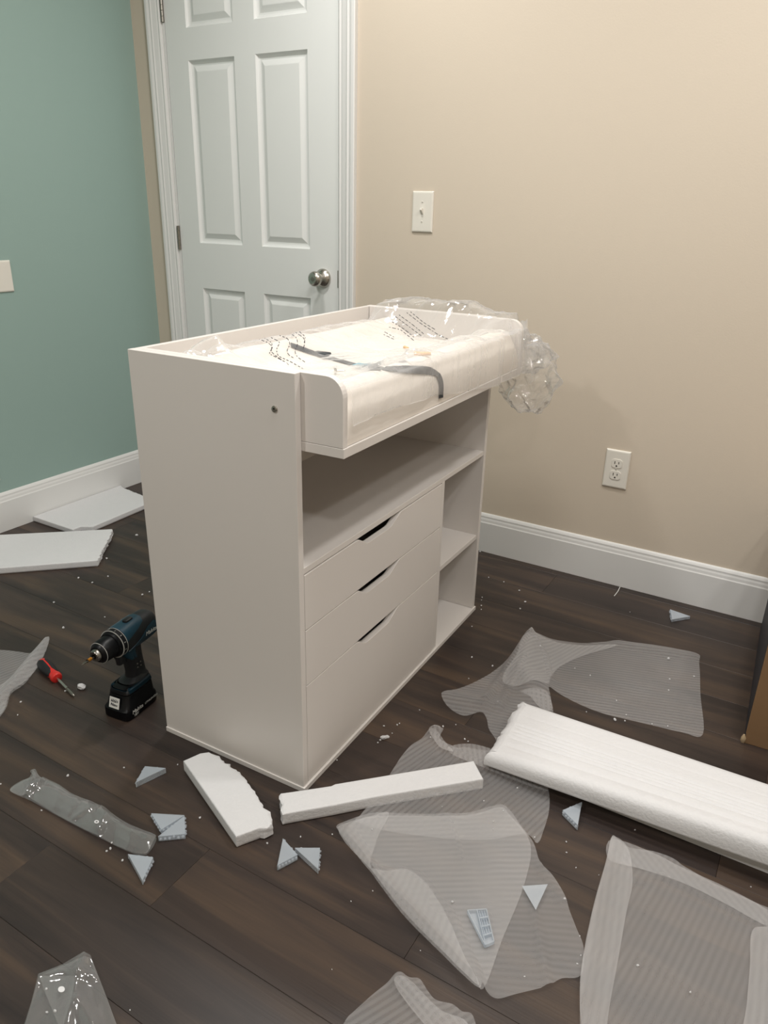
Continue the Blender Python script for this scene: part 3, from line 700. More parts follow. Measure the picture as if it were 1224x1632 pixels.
SH.append(sheet([dict(o=[(975, 1337), (984, 1343), (1002, 1352), (1040, 1358), (1072, 1370), (1092, 1384), (1130, 1405), (1165, 1422), (1224, 1450), (1300, 1480), (1330, 1640), (1330, 1760), (940, 1760), (930, 1660), (922, 1590), (928, 1530), (940, 1470), (950, 1430), (963, 1385)],
                      h=[([(975, 1345), (950, 1440), (925, 1590)], .012, .018), ([(1015, 1525), (1090, 1570), (1175, 1625)], .006, .007), ([(1008, 1405), (1050, 1395), (1224, 1480)], .006, .010), ([(1050, 1400), (1030, 1450)], .006, .006)]),
                 dict(o=[(975, 1339), (1000, 1352), (1008, 1405), (998, 1455), (985, 1530), (972, 1600), (955, 1700), (930, 1690), (923, 1590), (929, 1530), (941, 1470), (951, 1430), (965, 1380)], z=.008, s=((950, 1600), (985, 1400)), h=[([(975, 1345), (950, 1440), (925, 1590)], .012, .018)]),
                 dict(o=[(975, 1339), (1040, 1360), (1090, 1386), (1224, 1452), (1224, 1478), (1150, 1440), (1080, 1405), (1020, 1385), (970, 1372)], z=.009, s=.9),
                 dict(o=[(1198, 1486), (1222, 1478), (1300, 1480), (1300, 1700), (1185, 1700), (1190, 1600), (1195, 1540)], z=.014, s=((1200, 1630), (1215, 1500)))],
                'translucent striped foam sheet in the bottom right corner of the photo', ((1080, 1560), (1150, 1430)), 4))
SH.append(sheet([dict(o=[(548, 1632), (565, 1612), (592, 1588), (618, 1568), (636, 1556), (650, 1562), (668, 1562), (682, 1582), (694, 1596), (720, 1602), (736, 1614), (754, 1622), (760, 1680), (700, 1740), (520, 1700)],
                      h=[([(636, 1565), (700, 1625)], .014, .012)]),
                 dict(o=[(628, 1562), (650, 1562), (700, 1610), (745, 1632), (740, 1690), (690, 1650), (640, 1590)], z=.010, s=1.2)],
                'crumpled translucent foam sheet at the bottom photo edge, below the large folded one', ((560, 1620), (630, 1575)), 5, m='sheetfine'))
SH.append(sheet([dict(o=[(-60, 1035), (0, 1037), (30, 1040), (50, 1042), (62, 1034), (75, 1022), (80, 1025), (72, 1042), (60, 1064), (42, 1088), (18, 1110), (8, 1135), (-20, 1165), (-70, 1180)],
                      h=[([(76, 1024), (40, 1070), (0, 1120)], .018, .014)]),
                 dict(o=[(72, 1023), (79, 1027), (62, 1062), (42, 1086), (18, 1108), (4, 1138), (-10, 1140), (-10, 1105), (20, 1078), (48, 1045)], z=.012, s=.2, h=[([(76, 1024), (40, 1070), (0, 1120)], .018, .014)])],
                'translucent foam sheet with a curled edge next to the red screwdriver', ((0, 1062), (50, 1044)), 6, m='sheetfine'))
SH.append(sheet([dict(o=[(16, 1259), (34, 1246), (52, 1237), (48, 1230), (56, 1226), (64, 1238), (90, 1251), (120, 1271), (160, 1287), (200, 1316), (225, 1326), (246, 1334), (249, 1340), (240, 1356), (229, 1364), (205, 1358), (160, 1336), (100, 1305), (50, 1277), (28, 1268)],
                      z=.002, amp=.001, step=.008),
                 dict(o=[(16, 1259), (34, 1246), (52, 1237), (48, 1230), (56, 1226), (64, 1238), (90, 1251), (120, 1271), (160, 1287), (200, 1316), (225, 1326), (246, 1334), (249, 1340), (240, 1356), (229, 1364), (205, 1358), (160, 1336), (100, 1305), (50, 1277), (28, 1268)],
                      z=.004, amp=.003, step=.005, cr=.0026, h=[([(60, 1262), (140, 1300), (235, 1345)], .016, .022), ([(52, 1232), (60, 1255), (44, 1272)], .012, .006), ([(70, 1245), (62, 1265)], .012, .004), ([(164, 1290), (170, 1310), (160, 1328)], .008, .007), ([(118, 1308), (150, 1300)], .006, .004)])],
                'clear grey plastic sleeve lying on the dark floor left of the triangular protectors', 0, 7, name='plastic_sleeve', m='bag2', cat='plastic sleeve'))
SH.append(sheet([dict(o=[(62, 1556), (100, 1539), (135, 1524), (145, 1528), (156, 1555), (170, 1590), (190, 1645), (200, 1700), (20, 1700), (38, 1640), (50, 1600)], z=.002, amp=.001, sm=False, step=.01),
                 dict(o=[(62, 1556), (100, 1539), (135, 1524), (145, 1528), (156, 1555), (170, 1590), (190, 1645), (200, 1700), (20, 1700), (38, 1640), (50, 1600)], z=.004, amp=.003, sm=False, step=.005, cr=.003,
                      h=[([(135, 1530), (120, 1570), (105, 1640)], .010, .012), ([(66, 1558), (110, 1552), (150, 1560)], .006, .008), ([(125, 1600), (150, 1640)], .008, .008)]),
                 dict(o=[(62, 1556), (122, 1556), (112, 1600), (98, 1645), (75, 1590)], z=.012, amp=.002, sm=False)],
                'clear grey plastic bag at the bottom left corner of the photo', 0, 8, name='plastic_bag', m='bag2', cat='plastic bag'))
cz = .017; tri = [F(x, y, cz) for x, y in [(832, 1412), (873, 1409), (854, 1450)]]
MB().prism([(p.x, p.y) for p in tri], cz-.001, cz).build('folded_corner', M['protector'], SH[2])
# white round stickers on the two clear bags
for o_, px, py, r_, nm in ((SH[6], 154, 1310, .0052, 'round_hole_rim'), (SH[7], 98, 1577, .0058, 'round_sticker')):
    c = F(px, py, .024 if o_ is SH[6] else .014); R = []
    m_ = MB(); rings = [[(c.x+q*math.cos(a*PI/10), c.y+q*.75*math.sin(a*PI/10), c.z+dz) for a in range(20)] for q, dz in ((r_, 0), (r_, .0008), (r_*(.45 if nm == 'round_hole_rim' else .05), .0008), (r_*(.45 if nm == 'round_hole_rim' else .05), 0))]
    m_.loft(rings, cap=False); m_.build(nm, M['foam'], o_)

# ---------------------------------------------------------------- triangular corner protectors
def protector(tri, h=.014, label='', seed=0, z=.001, group=None, open_side=None):
    P = [F(x, y, z+h) for x, y in tri]; P = [Vector((p.x, p.y)) for p in P]
    if (P[1]-P[0]).cross(P[2]-P[0]) < 0: P.reverse()
    c = sum(P, Vector((0, 0)))/3
    # hypotenuse = longest edge
    L_ = [((P[(i+1) % 3]-P[i]).length, i) for i in range(3)]; hyp = max(L_)[1]
    root = empty('corner_protector', (c.x, c.y, z), label=label, cat='corner protector', group=group)
    Q = [p-c for p in P]; th = .0012
    top = MB(); top.prism([(p.x, p.y) for p in Q], h-th, h); top.build('top_plate', M['protector'], root)
    bt = MB(); bt.prism([(p.x*.97, p.y*.97) for p in Q], 0, th); bt.build('bottom_plate', M['protwall'], root)
    for i in range(3):
        a, b = Q[i], Q[(i+1) % 3]; tn = (b-a).normalized(); nr = Vector((-tn.y, tn.x))*th
        w_ = MB(); w_.prism([(a.x, a.y), (b.x, b.y), (b.x+nr.x, b.y+nr.y), (a.x+nr.x, a.y+nr.y)], th, h-th)
        if i != hyp:
            n_ = 6
            for k in range(n_):
                p = a.lerp(b, (k+.5)/n_)-Vector((nr.x, nr.y))*.6; s_ = .0022+.001*random.random()
                w_.lathe([(-s_, .0004), (-s_*.5, s_*.85), (s_*.5, s_*.85), (s_, .0004)], 6, Matrix.Translation((p.x, p.y, h-.003-random.random()*.004)) @ Matrix.Rotation(math.atan2(tn.y, tn.x), 4, 'Z'))
        w_.build('wall', M['protwall'] if i == hyp else M['protector'], root)
    return root
random.seed(3)
protector([(216, 1247), (231, 1221), (264, 1224)], .014, 'translucent triangular protector left of the wedge-shaped foam, highest of the left ones', 1)
protector([(241, 1296), (294, 1299), (257, 1322)], .014, 'translucent triangular protector, upper of the overlapping pair right of the clear sleeve', 2)
protector([(294, 1300), (295, 1329), (252, 1333)], .013, 'translucent triangular protector, lower of the overlapping pair right of the clear sleeve', 3)
protector([(204, 1361), (244, 1366), (227, 1403)], .012, 'translucent triangular protector at the lower end of the clear sleeve', 4)
protector([(451, 1336), (474, 1362), (442, 1379)], .014, 'translucent triangular protector, left of the two below the foam bar', 5)
protector([(470, 1351), (510, 1351), (507, 1385)], .013, 'translucent triangular protector, right of the two below the foam bar', 6)
protector([(897, 1291), (927.5, 1278), (921, 1315)], .014, 'translucent triangular protector in front of the big grooved foam profile', 7)
protector([(1068, 971), (1100, 982), (1071, 987)], .010, 'small translucent triangular protector alone near the beige wall baseboard', 8)
# the ninth stands on its side on the folded sheet and shows its ribs
pr = [F(x, y, .016).xy for x, y in [(745, 1453), (775, 1451), (787, 1502), (773, 1508)]]
root = empty('corner_protector', (pr[3][0], pr[3][1], .011), label='ribbed translucent corner protector lying on the large folded foam sheet', cat='corner protector')
c0 = Vector((pr[3][0], pr[3][1])); q = [Vector(p)-c0 for p in pr]
MB().prism([(p.x, p.y) for p in (q[0], q[3], q[2], q[1])], .0, .0015).build('bottom_plate', M['protector'], root)
def rib(a, b, w_=.0009, z0=.0015, z1=.009, nm='rib'):
    tn = (b-a).normalized(); nr = Vector((-tn.y, tn.x))*w_
    MB().prism([tuple(a-nr), tuple(b-nr), tuple(b+nr), tuple(a+nr)], z0, z1).build(nm, M['protector'], root)
mid = q[0].lerp(q[1], .5)
rib(q[3], q[0]); rib(q[3], q[2]); rib(q[2], q[1]); rib(q[0], q[1]); rib(mid, q[3].lerp(q[2], .05))
for f in (.25, .5, .75): rib(mid.lerp(q[3], f), q[1].lerp(q[2], f), .0012)
for k in range(1, 4):
    f = k/4; rib(mid.lerp(q[1], f), mid.lerp(q[1], f).lerp(q[3].lerp(q[2], f), .75), .0007, .0015, .006)

# ---------------------------------------------------------------- cordless drill
DA = math.atan2(-.993, .12)     # forward direction of the drill
drill = empty('cordless_drill', (-1.304, 1.012, 0), DA, label='teal and black cordless drill standing on its battery left of the dresser', cat='drill')
def sup(cx, cz, hw, hh, x, n=28, e=2.6):
    """superellipse ring in the y-z plane at x"""
    R = []
    for i in range(n):
        a = 2*PI*i/n; c_, s_ = math.cos(a), math.sin(a)
        R.append((x, cx+hw*math.copysign(abs(c_)**(2/e), c_), cz+hh*math.copysign(abs(s_)**(2/e), s_)))
    return R
def supz(x0, y0, hx, hy, z, n=28, e=3.5):
    R = []
    for i in range(n):
        a = 2*PI*i/n; c_, s_ = math.cos(a), math.sin(a)
        R.append((x0+hx*math.copysign(abs(c_)**(2/e), c_), y0+hy*math.copysign(abs(s_)**(2/e), s_), z))
    return R
AZ = .199
# motor housing
MB().loft([sup(0, AZ, .012, .014, -.090), sup(0, AZ, .026, .029, -.087), sup(0, AZ-.001, .030, .034, -.078), sup(0, AZ-.001, .031, .035, -.06), sup(0, AZ-.001, .030, .034, -.02), sup(0, AZ, .031, .033, .022), sup(0, AZ, .029, .030, .024)]).build('motor_housing', M['black'], drill, smooth=True)
# teal saddle on top and teal flanks: shells just proud of the housing
m_ = MB(); rings = []
for x, hw, hh, a1 in ((-.048, .0305, .0355, 20), (-.042, .0315, .0365, 45), (-.022, .032, .0365, 62), (0, .0318, .0352, 75), (.0225, .0325, .0345, 85)):
    o_ = []; i_ = []
    for k in range(17):
        a = math.radians(90+a1*(k/8-1)); c_, s_ = math.cos(a), math.sin(a); e = 2.6
        y = hw*math.copysign(abs(c_)**(2/e), c_); z = AZ+hh*math.copysign(abs(s_)**(2/e), s_)
        o_.append((x, y, z)); i_.append((x, y*.93, AZ+(z-AZ)*.93))
    rings.append(o_+i_[::-1])
shell = m_.loft(rings).build('top_shell', M['teal'], drill, smooth=True)
MB().loft([supz(-.018, 0, .013, .0085, AZ+.034), supz(-.018, 0, .012, .0075, AZ+.0395), supz(-.018, 0, .007, .004, AZ+.041)]).build('speed_switch', M['blackp'], shell, smooth=True)
for s in (1, -1):
    m_ = MB(); rings = []
    for x, a0, a1 in ((-.084, -20, 12), (-.072, -30, 22), (-.05, -42, 12), (-.025, -60, -10), (0, -78, -30), (.012, -85, -45)):
        o_ = []; i_ = []
        for k in range(9):
            a = math.radians(a0+(a1-a0)*k/8); c_, s_ = math.cos(a), math.sin(a); e = 2.6; hw, hh = (.0318, .0358) if x > -.09 else (.0275, .031)
            y = hw*abs(c_)**(2/e); z = AZ-.001+hh*math.copysign(abs(s_)**(2/e), s_); o_.append((x, s*y, z)); i_.append((x, s*y*.94, AZ+(z-AZ)*.94))
        rings.append(o_+i_[::-1])
    sd_ = m_.loft(rings).build('side_shell', M['teal'], drill, smooth=True)
    text_obj('Makita', 'printed_logo', .0145, M['white'], sd_, (-.058, s*.0325, AZ-.007), (-s, 0, 0), (0, 0, 1), shear=.25)
# clutch ring with white lines and marks, chuck
ring = MB().lathe([(.022, .0001), (.022, .034), (.028, .0350), (.036, .0350), (.038, .032), (.038, .0001)], 36, Matrix.Translation((0, 0, AZ))).build('clutch_ring', M['black'], drill, smooth=True)
for x in (.0235, .0365):
    MB().lathe([(x, .033), (x, .0355), (x+.0009, .0355), (x+.0009, .033)], 36, Matrix.Translation((0, 0, AZ))).build('white_line', M['white'], ring)
for k in range(12):
    a = k*PI/6+.2; y, z = .0353*math.sin(a), .0353*math.cos(a)
    text_obj(str((k*2) % 20+1), 'clutch_number', .0062, M['white'], ring, (.0305, y, AZ+z), (0, math.cos(a), -math.sin(a)), (1, 0, 0))
MB().lathe([(.038, .0001), (.038, .0310), (.045, .0305), (.046, .0275), (.078, .0262), (.083, .0228), (.087, .0185), (.087, .0001)], 36, Matrix.Translation((0, 0, AZ))).build('chuck_sleeve', M['blackp'], drill, smooth=True)
MB().lathe([(.0795, .0230), (.0795, .0262), (.0802, .0258), (.0802, .0230)], 36, Matrix.Translation((0, 0, AZ))).build('chuck_line', M['white'], drill)
MB().lathe([(.085, .0001), (.085, .0150), (.092, .0145), (.096, .0115), (.096, .006), (.090, .005), (.090, .0001)], 28, Matrix.Translation((0, 0, AZ))).build('chuck_nose', M['steel'], drill, smooth=True)
bit = MB().lathe([(.090, .0001), (.090, .0032), (.118, .0032), (.118, .0022), (.128, .0020), (.134, .0004)], 6, Matrix.Translation((0, 0, AZ))).build('screwdriver_bit', M['steel'], drill)
MB().lathe([(.104, .0030), (.104, .0040), (.114, .0040), (.114, .0030)], 16, Matrix.Translation((0, 0, AZ))).build('gold_band', M['gold'], bit, smooth=True)
# grip, trigger, foot, battery
MB().loft([supz(-.010, 0, .026, .019, .178, e=2.6), supz(-.012, 0, .022, .0175, .150, e=2.6), supz(-.015, 0, .0195, .0165, .125, e=2.6), supz(-.018, 0, .019, .0165, .100, e=2.6), supz(-.018, 0, .021, .018, .086, e=2.6), supz(-.012, 0, .038, .027, .0775, e=2.8)]).build('grip', M['black'], drill, smooth=True)
tc_ = MB().loft([supz(0.004, 0, .020, .0195, .168, e=2.6), supz(0.000, 0, .014, .018, .152, e=2.6), supz(-0.006, 0, .008, .0178, .138, e=2.6)]).build('grip_collar', M['teal'], drill, smooth=True)
MB().loft([supz(0.026, 0, .010, .007, .160, 16), supz(0.023, 0, .008, .0075, .150, 16), supz(0.020, 0, .0095, .007, .136, 16)]).build('trigger', M['blackp'], drill, smooth=True)
for z in (.118, .108):
    for s in (1, -1): MB().lathe([(0, .0001), (0, .0022), (.001, .0018), (.001, .0001)], 10, Matrix.Translation((-.017, s*.0162, z)) @ Matrix.Rotation(s*PI/2, 4, 'Z')).build('grip_screw', M['dsteel'], drill)
foot = MB().loft([supz(-.005, 0, .046, .031, .060, e=4.5), supz(-.005, 0, .048, .033, .064, e=4.5), supz(-.006, 0, .046, .031, .072, e=4), supz(-.012, 0, .038, .025, .079, e=3)]).build('foot', M['blackp'], drill, smooth=True)
for s in (1, -1):
    MB().loft([supz(-.006, s*.0265, .040, .006, .066, 16), supz(-.006, s*.0255, .038, .006, .0745, 16), supz(-.008, s*.023, .034, .004, .077, 16)]).build('foot_trim', M['teal'], foot, smooth=True)
MB().loft([supz(.031, 0, .010, .026, .0655, 16), supz(.030, 0, .009, .024, .0735, 16)]).build('foot_trim', M['teal'], foot, smooth=True)
bat = MB().loft([supz(.002, 0, .054, .036, 0, e=7), supz(.002, 0, .056, .0385, .004, e=7), supz(.002, 0, .056, .0385, .026, e=7), supz(.000, 0, .051, .0345, .034, e=6), supz(-.004, 0, .046, .032, .058, e=6), supz(-.004, 0, .045, .031, .061, e=6)]).build('battery', M['blackp'], drill, smooth=True)
st = MB().loft([[(.0552, -.018, .030), (.0552, .012, .030), (.0482, .012, .056), (.0482, -.018, .056)], [(.0560, -.018, .0302), (.0560, .012, .0302), (.0490, .012, .0562), (.0490, -.018, .0562)]]).build('sticker', M['white'], bat)
text_obj('10/26', 'handwriting', .0098, M['ink'], st, (.0513, -.003, .0485), (0, 1, 0), (-.27, 0, 1), shear=.2)
text_obj('New', 'handwriting', .0105, M['ink'], st, (.0541, -.003, .0385), (0, 1, 0), (-.27, 0, 1), shear=.2)
text_obj('Makita', 'printed_logo', .0145, M['white'], sd_, (-.058, s*.0325, AZ-.007), (-s, 0, 0), (0, 0, 1), shear=.25)
# clutch ring with white lines and marks, chuck
ring = MB().lathe([(.022, .0001), (.022, .034), (.028, .0350), (.036, .0350), (.038, .032), (.038, .0001)], 36, Matrix.Translation((0, 0, AZ))).build('clutch_ring', M['black'], drill, smooth=True)
for x in (.0235, .0365):
    MB().lathe([(x, .033), (x, .0355), (x+.0009, .0355), (x+.0009, .033)], 36, Matrix.Translation((0, 0, AZ))).build('white_line', M['white'], ring)
for k in range(12):
    a = k*PI/6+.2; y, z = .0353*math.sin(a), .0353*math.cos(a)
    text_obj(str((k*2) % 20+1), 'clutch_number', .0062, M['white'], ring, (.0305, y, AZ+z), (0, math.cos(a), -math.sin(a)), (1, 0, 0))
MB().lathe([(.038, .0001), (.038, .0310), (.045, .0305), (.046, .0275), (.078, .0262), (.083, .0228), (.087, .0185), (.087, .0001)], 36, Matrix.Translation((0, 0, AZ))).build('chuck_sleeve', M['blackp'], drill, smooth=True)
MB().lathe([(.0795, .0230), (.0795, .0262), (.0802, .0258), (.0802, .0230)], 36, Matrix.Translation((0, 0, AZ))).build('chuck_line', M['white'], drill)
MB().lathe([(.085, .0001), (.085, .0150), (.092, .0145), (.096, .0115), (.096, .006), (.090, .005), (.090, .0001)], 28, Matrix.Translation((0, 0, AZ))).build('chuck_nose', M['steel'], drill, smooth=True)
bit = MB().lathe([(.090, .0001), (.090, .0032), (.118, .0032), (.118, .0022), (.128, .0020), (.134, .0004)], 6, Matrix.Translation((0, 0, AZ))).build('screwdriver_bit', M['steel'], drill)
MB().lathe([(.104, .0030), (.104, .0040), (.114, .0040), (.114, .0030)], 16, Matrix.Translation((0, 0, AZ))).build('gold_band', M['gold'], bit, smooth=True)
# grip, trigger, foot, battery
MB().loft([supz(-.018, 0, .026, .019, .178, e=2.6), supz(-.022, 0, .022, .0175, .150, e=2.6), supz(-.026, 0, .0195, .0165, .125, e=2.6), supz(-.030, 0, .019, .0165, .100, e=2.6), supz(-.029, 0, .021, .018, .086, e=2.6), supz(-.022, 0, .034, .024, .076, e=2.8)]).build('grip', M['black'], drill, smooth=True)
tc_ = MB().loft([supz(-.006, 0, .020, .0195, .168, e=2.6), supz(-.010, 0, .014, .018, .152, e=2.6), supz(-.016, 0, .008, .0178, .138, e=2.6)]).build('grip_collar', M['teal'], drill, smooth=True)
MB().loft([supz(.016, 0, .010, .007, .160, 16), supz(.013, 0, .008, .0075, .150, 16), supz(.010, 0, .0095, .007, .136, 16)]).build('trigger', M['blackp'], drill, smooth=True)
for z in (.118, .108):
    for s in (1, -1): MB().lathe([(0, .0001), (0, .0022), (.001, .0018), (.001, .0001)], 10, Matrix.Translation((-.028, s*.0162, z)) @ Matrix.Rotation(s*PI/2, 4, 'Z')).build('grip_screw', M['dsteel'], drill)
foot = MB().loft([supz(-.005, 0, .046, .031, .060, e=4.5), supz(-.005, 0, .048, .033, .064, e=4.5), supz(-.006, 0, .046, .031, .072, e=4), supz(-.012, 0, .038, .025, .079, e=3)]).build('foot', M['blackp'], drill, smooth=True)
for s in (1, -1):
    MB().loft([supz(-.006, s*.0265, .040, .006, .066, 16), supz(-.006, s*.0255, .038, .006, .0745, 16), supz(-.008, s*.023, .034, .004, .077, 16)]).build('foot_trim', M['teal'], foot, smooth=True)
MB().loft([supz(.031, 0, .010, .026, .0655, 16), supz(.030, 0, .009, .024, .0735, 16)]).build('foot_trim', M['teal'], foot, smooth=True)
bat = MB().loft([supz(.002, 0, .054, .036, 0, e=7), supz(.002, 0, .056, .0385, .004, e=7), supz(.002, 0, .056, .0385, .026, e=7), supz(.000, 0, .051, .0345, .034, e=6), supz(-.004, 0, .046, .032, .058, e=6), supz(-.004, 0, .045, .031, .061, e=6)]).build('battery', M['blackp'], drill, smooth=True)
st = MB().loft([[(.0545, -.016, .031), (.0545, .004, .031), (.0490, .004, .054), (.0490, -.016, .054)], [(.0553, -.016, .0312), (.0553, .004, .0312), (.0498, .004, .0542), (.0498, -.016, .0542)]]).build('sticker', M['white'], bat)
text_obj('10/26', 'handwriting', .0075, M['ink'], st, (.0520, -.006, .0472), (0, 1, 0), (-.23, 0, 1), shear=.2)
text_obj('New', 'handwriting', .0080, M['ink'], st, (.0538, -.006, .0385), (0, 1, 0), (-.23, 0, 1), shear=.2)
text_obj('Makita', 'printed_logo', .014, M['white'], bat, (.022, .0388, .0185), (-1, 0, 0), (0, 0, 1), shear=.2)
text_obj('18V', 'printed_rating', .010, M['white'], bat, (.028, .0388, .0080), (-1, 0, 0), (0, 0, 1))
text_obj('LITHIUM-ION', 'printed_rating', .0075, M['white'], bat, (-.026, .0388, .0175), (-1, 0, 0), (0, 0, 1))

# ---------------------------------------------------------------- screwdriver
a, b = F(66, 1055, .015), F(118, 1109, .006)
dv = (b-a); L_ = dv.length
sd = empty('screwdriver', (a.x, a.y, a.z), 0, label='stubby screwdriver with red and black handle on the floor beside the curled foam sheet', cat='screwdriver')
sd.rotation_euler = (0, math.asin(-dv.z/L_), math.atan2(dv.y, dv.x))
MB().lathe([(0, .0001), (.001, .009), (.006, .0145), (.018, .0170), (.04, .0172), (.062, .0145), (.074, .0125), (.080, .0120)], 24).build('handle_core', M['red'], sd, smooth=True)
hc = sd.children[0]
for k in range(3):
    m_ = MB(); R = []
    for x, r in ((.006, .0149), (.018, .0177), (.04, .0179), (.062, .0152), (.074, .0133)):
        wd = .92 if .01 < x < .07 else .5; o_ = []; i_ = []
        for j in range(9):
            an = 2*PI*k/3+2.6+wd*(j/4-1); o_.append((x, r*math.cos(an), r*math.sin(an))); i_.append((x, r*.9*math.cos(an), r*.9*math.sin(an)))
        R.append(o_+i_[::-1])
    m_.loft(R).build('rubber_grip', M['black'], hc, smooth=True)
MB().lathe([(.078, .0001), (.078, .0112), (.082, .0145), (.091, .0148), (.096, .0125), (.098, .006), (.098, .0001)], 24).build('collar', M['red'], sd, smooth=True)
MB().lathe([(.095, .0001), (.095, .0036), (.150, .0036), (.150, .0045), (.152, .0045), (.152, .0001)], 14).build('shaft', M['steel'], sd, smooth=True)
MB().lathe([(.152, .0001), (.152, .0034), (L_-.010, .0034), (L_-.004, .0026), (L_, .0008)], 6).build('tip', M['dsteel'], sd)

# ---------------------------------------------------------------- cardboard box at the right
cb = empty('cardboard_box', (.012, 1.690, 0), math.radians(2.4), label='large brown cardboard box with dark side standing at the right photo edge', cat='box')
bw, bd, bh = .62, .595, .40
MB().box(0, bw, 0, .004, .0, bh).build('front_face', M['card'], cb, bevel=.0015)
MB().box(0, bw, bd-.004, bd, .0, bh).build('back_face', M['card'], cb, bevel=.0015)
MB().box(-.0005, .0035, .0045, bd-.0045, .028, bh).build('dark_side_face', M['cardblk'], cb)
MB().box(-.0006, .0035, .0002, bd, .0, .0278).build('bottom_edge_strip', M['cardblk'], cb, bevel=.001)
MB().box(bw-.004, bw, .0045, bd-.0045, .0, bh).build('side_face', M['cardblk'], cb)
MB().box(.004, bw-.004, .0045, bd-.0045, .001, .005).build('bottom_face', M['card'], cb)
MB().box(0, bw, 0, bd, bh+.0003, bh+.004).build('top_flap', M['card'], cb, bevel=.0015)
m_ = MB(); R = []
for z, s_ in ((.0, .7), (.006, 1.0), (.014, .9), (.022, .35)):
    R.append([(-.002+.006*s_*math.cos(k*PI/6)+.0015*noise.noise(Vector((k, z*200, 0))), .002+.006*s_*math.sin(k*PI/6), z) for k in range(12)])
m_.loft(R).build('crushed_corner', M['tape'], cb, smooth=True)

# ---------------------------------------------------------------- foam crumbs
bpy.context.view_layer.update()
surf = []
for o in SH: surf.append(BVHTree.FromPolygons([v.co.copy() for v in o.data.vertices], [tuple(p.vertices) for p in o.data.polygons]))
base = []
random.seed(8)
for s in range(5):
    bmm = bmesh.new(); bmesh.ops.create_icosphere(bmm, subdivisions=2, radius=1)
    for v in bmm.verts: v.co *= 1+.35*noise.noise(v.co*1.5+Vector((s*7, 0, 0))); v.co.x *= 1.35
    me = bpy.data.meshes.new('foam_crumb'); bmm.to_mesh(me); bmm.free(); me.materials.append(M['foam']); base.append(me)
CR = [(218,853,3),(170,890,2.5),(172,918.5,2.2),(125,921,2.5),(147,928.5,2.2),(227,948,3.2),(238,943,2),(86,960,2.5),(101,1000.6,3.4),(167,983,1.6),(104,1101,2.4),(33,1118.5,2.3),(28,1139,1.8),
(197.5,1223,2.2),(108,1236,3),(283,1218,1.8),(1,1249,2),(318.6,1303,3),(426,1343.5,2.4),(479,1333,2.2),(176,1352,3),(170,1356,2.6),(195,1371,2.8),(207,1609,1.6),(66,1291,2),(178,1344,2.2),(74,1577,2.8),(88,1612,3),(75,1614,2.4),
(559.5,1435.5,1.6),(594,1419,1.6),(529,1544,1.2),(670,1514,1.3),(721,1438.5,3.2),(900,1432,3),(902.6,1341,2),(903,1358,2),(918,1382,1.5),(924,1491,1.6),(925.6,1523,1.6),(920,1536.7,2),(836,1557,2),(802,1292.7,2),(786,1310,2.4),(852,1335,2.2),(593,1322.5,2),(529.6,1329,2),(704.6,1286,1.8),
(778.8,920,1.8),(803,927,1.6),(827.6,941,2.4),(837,959,2.6),(829,970,2.4),(768.5,951.6,1.6),(767,965,2.4),(767.5,956,1.6),(767,971,1.6),(765,879,2.2),(752,998,1.6),(752,1047,2.2),(785,1061,2.6),(747,1081,1.6),(861,1030,2.2),(916,1065.5,1.8),(940.6,1077,2),(1065,1051,3.8),(1106,1079,2.6),(1067,1083,2),(1065.6,1100.6,2),(1064,1158,2),(980,1147,3.8),(996,1148.5,2),(1039,1154.5,2),(982.5,1117,1.6),(934.6,1134,1.6),(998,1140,2),(793,1118.6,2),(706,1157.5,2.6),(726.5,1154.5,1.8),(740.7,1177.6,2.4),(746,1181,1.8),(1004,975,1.2),
(612,1156.5,2.2),(633,1155,2.6),(636.7,1152.5,2),(625,1168,1.6),(602,1183,2),(537,1211,2),(668.7,1131,1.6),(686,1175.4,2),(606,1179,2.4),
(1016,1539.7,3),(1100,1582,2.4),(1012,1322,1.8),(1197,1412.6,1.4),(954.5,1393.6,1.2),(824.4,1256.4,2.2),(771,1277,2.2),(786,1322,1.5)]
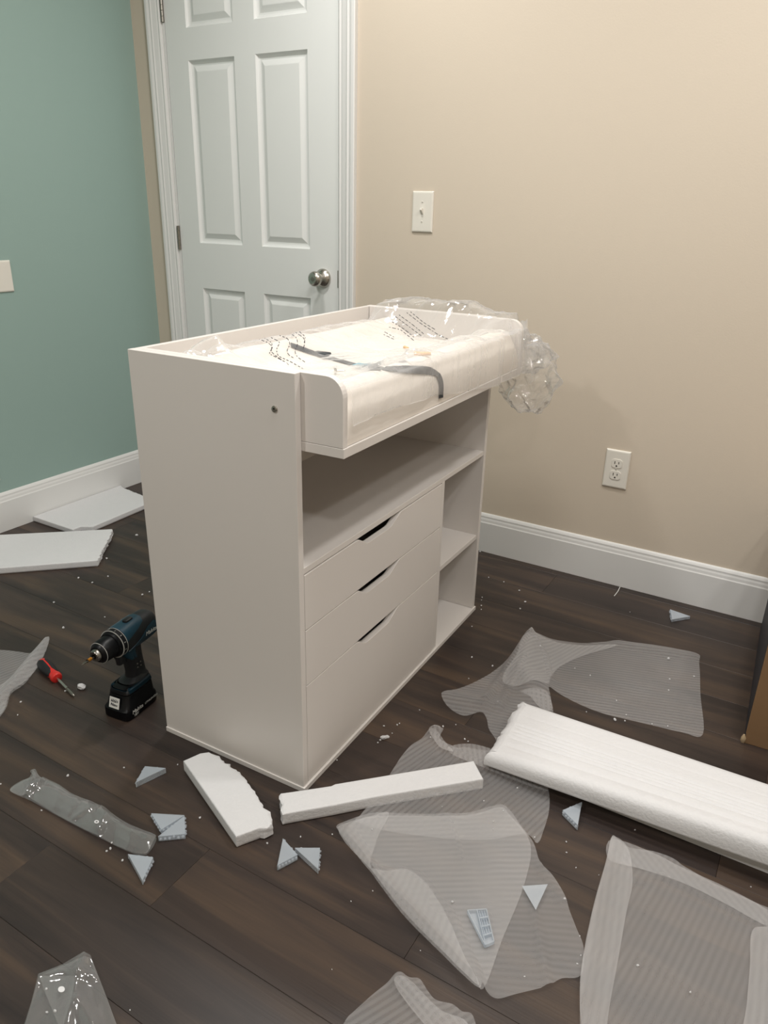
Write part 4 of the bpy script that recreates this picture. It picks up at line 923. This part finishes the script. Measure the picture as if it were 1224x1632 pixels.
ZN = [(165, 900, 'on the dark floor beside the slabs at the green wall'), (225, 945, 'on the dark floor close to the dresser side panel'), (85, 1000, 'on the dark floor above the screwdriver'), (60, 1120, 'on the dark floor below the screwdriver'),
      (195, 1226, 'on the dark floor around the topmost triangular protector'), (30, 1249, 'on the dark floor at the left photo edge'), (180, 1355, 'along the lower edge of the clear sleeve'), (85, 1590, 'on the clear bag in the bottom left corner'), (207, 1609, 'on the bare floor right of the bottom left bag'),
      (318, 1303, 'on the dark floor left of the wedge-shaped foam'), (450, 1338, 'on the dark floor by the two protectors below the foam bar'), (570, 1430, 'on the dark floor left of the large folded sheet'), (600, 1540, 'on the dark floor below the large folded sheet'), (720, 1310, 'on the top part of the large folded sheet'),
      (721, 1438, 'in the middle of the large folded sheet'), (915, 1530, 'along the right edge of the large folded sheet'), (905, 1380, 'on the dark floor below the single protector by the foam profile'), (830, 930, 'on the dark floor between the dresser and the beige wall'), (766, 960, 'on the dark floor at the far bottom corner of the dresser'),
      (755, 1060, 'on the dark floor between the dresser and the farthest sheet'), (930, 1070, 'on the middle of the farthest sheet'), (1075, 1075, 'on the right end of the farthest sheet'), (1000, 1148, 'along the front edge of the farthest sheet'), (793, 1118, 'on the left lobe of the farthest sheet'),
      (730, 1165, 'on the dark floor behind the twisted sheet corner'), (618, 1165, 'on the dark floor in front of the lowest drawer'), (537, 1211, 'against the dresser bottom edge'), (800, 1265, 'on the sheet under the foam bar'), (1040, 1550, 'on the striped sheet at bottom right'), (1100, 1350, 'on the dark floor under the edge of the big foam profile'), (1004, 975, 'on the dark floor along the beige wall baseboard')]
for px, py, r_ in CR:
    p = F(px, py, .002); zz = 0
    for b_ in surf:
        h = b_.ray_cast(Vector((p.x, p.y, .3)), Vector((0, 0, -1)))
        if h[0]: zz = max(zz, h[0].z)
    if zz: p = F(px, py, zz)
    dist = (p-CP).length; r = r_*.5*dist/FPX*1.0
    o = bpy.data.objects.new('foam_crumb', random.choice(base)); COL.objects.link(o)
    o.location = (p.x, p.y, zz+r*.8); o.scale = (r, r, r); o.rotation_euler = (random.random()*.4, random.random()*.4, random.random()*6)
    best = min(ZN, key=lambda q: (px-q[0])**2+(py-q[1])**2)
    tag(o, 'tiny white foam crumb '+best[2], 'foam crumb', 'foam crumbs '+best[2])
for px, py, r, sx, rz, lb in ((130, 1094, .0085, 1.0, .3, 'white foam chunk on the floor just right of the screwdriver tip'), (613, 1175, .0050, 1.7, .9, 'elongated white foam chip on the floor in front of the drawers')):
    p = F(px, py, r*.8); o = bpy.data.objects.new('foam_chunk', base[1] if sx == 1.0 else base[3]); COL.objects.link(o)
    o.location = p; o.scale = (r*sx, r, r*.9); o.rotation_euler = (0, 0, rz); tag(o, lb, 'foam chunk')
a, b = F(979, 950), F(988, 936)
o = MB().loft([[(q.x+dx, q.y+dy, z) for dx, dy, z in ((-.001, 0, .0003), (.001, 0, .0003), (.001, .0008, .0012), (-.001, .0008, .0012))] for q in (a, a.lerp(b, .5)+Vector((.002, 0, 0)), b)]).build('thread', M['white'])
tag(o, 'short white thread on the dark floor near the beige wall baseboard', 'thread')
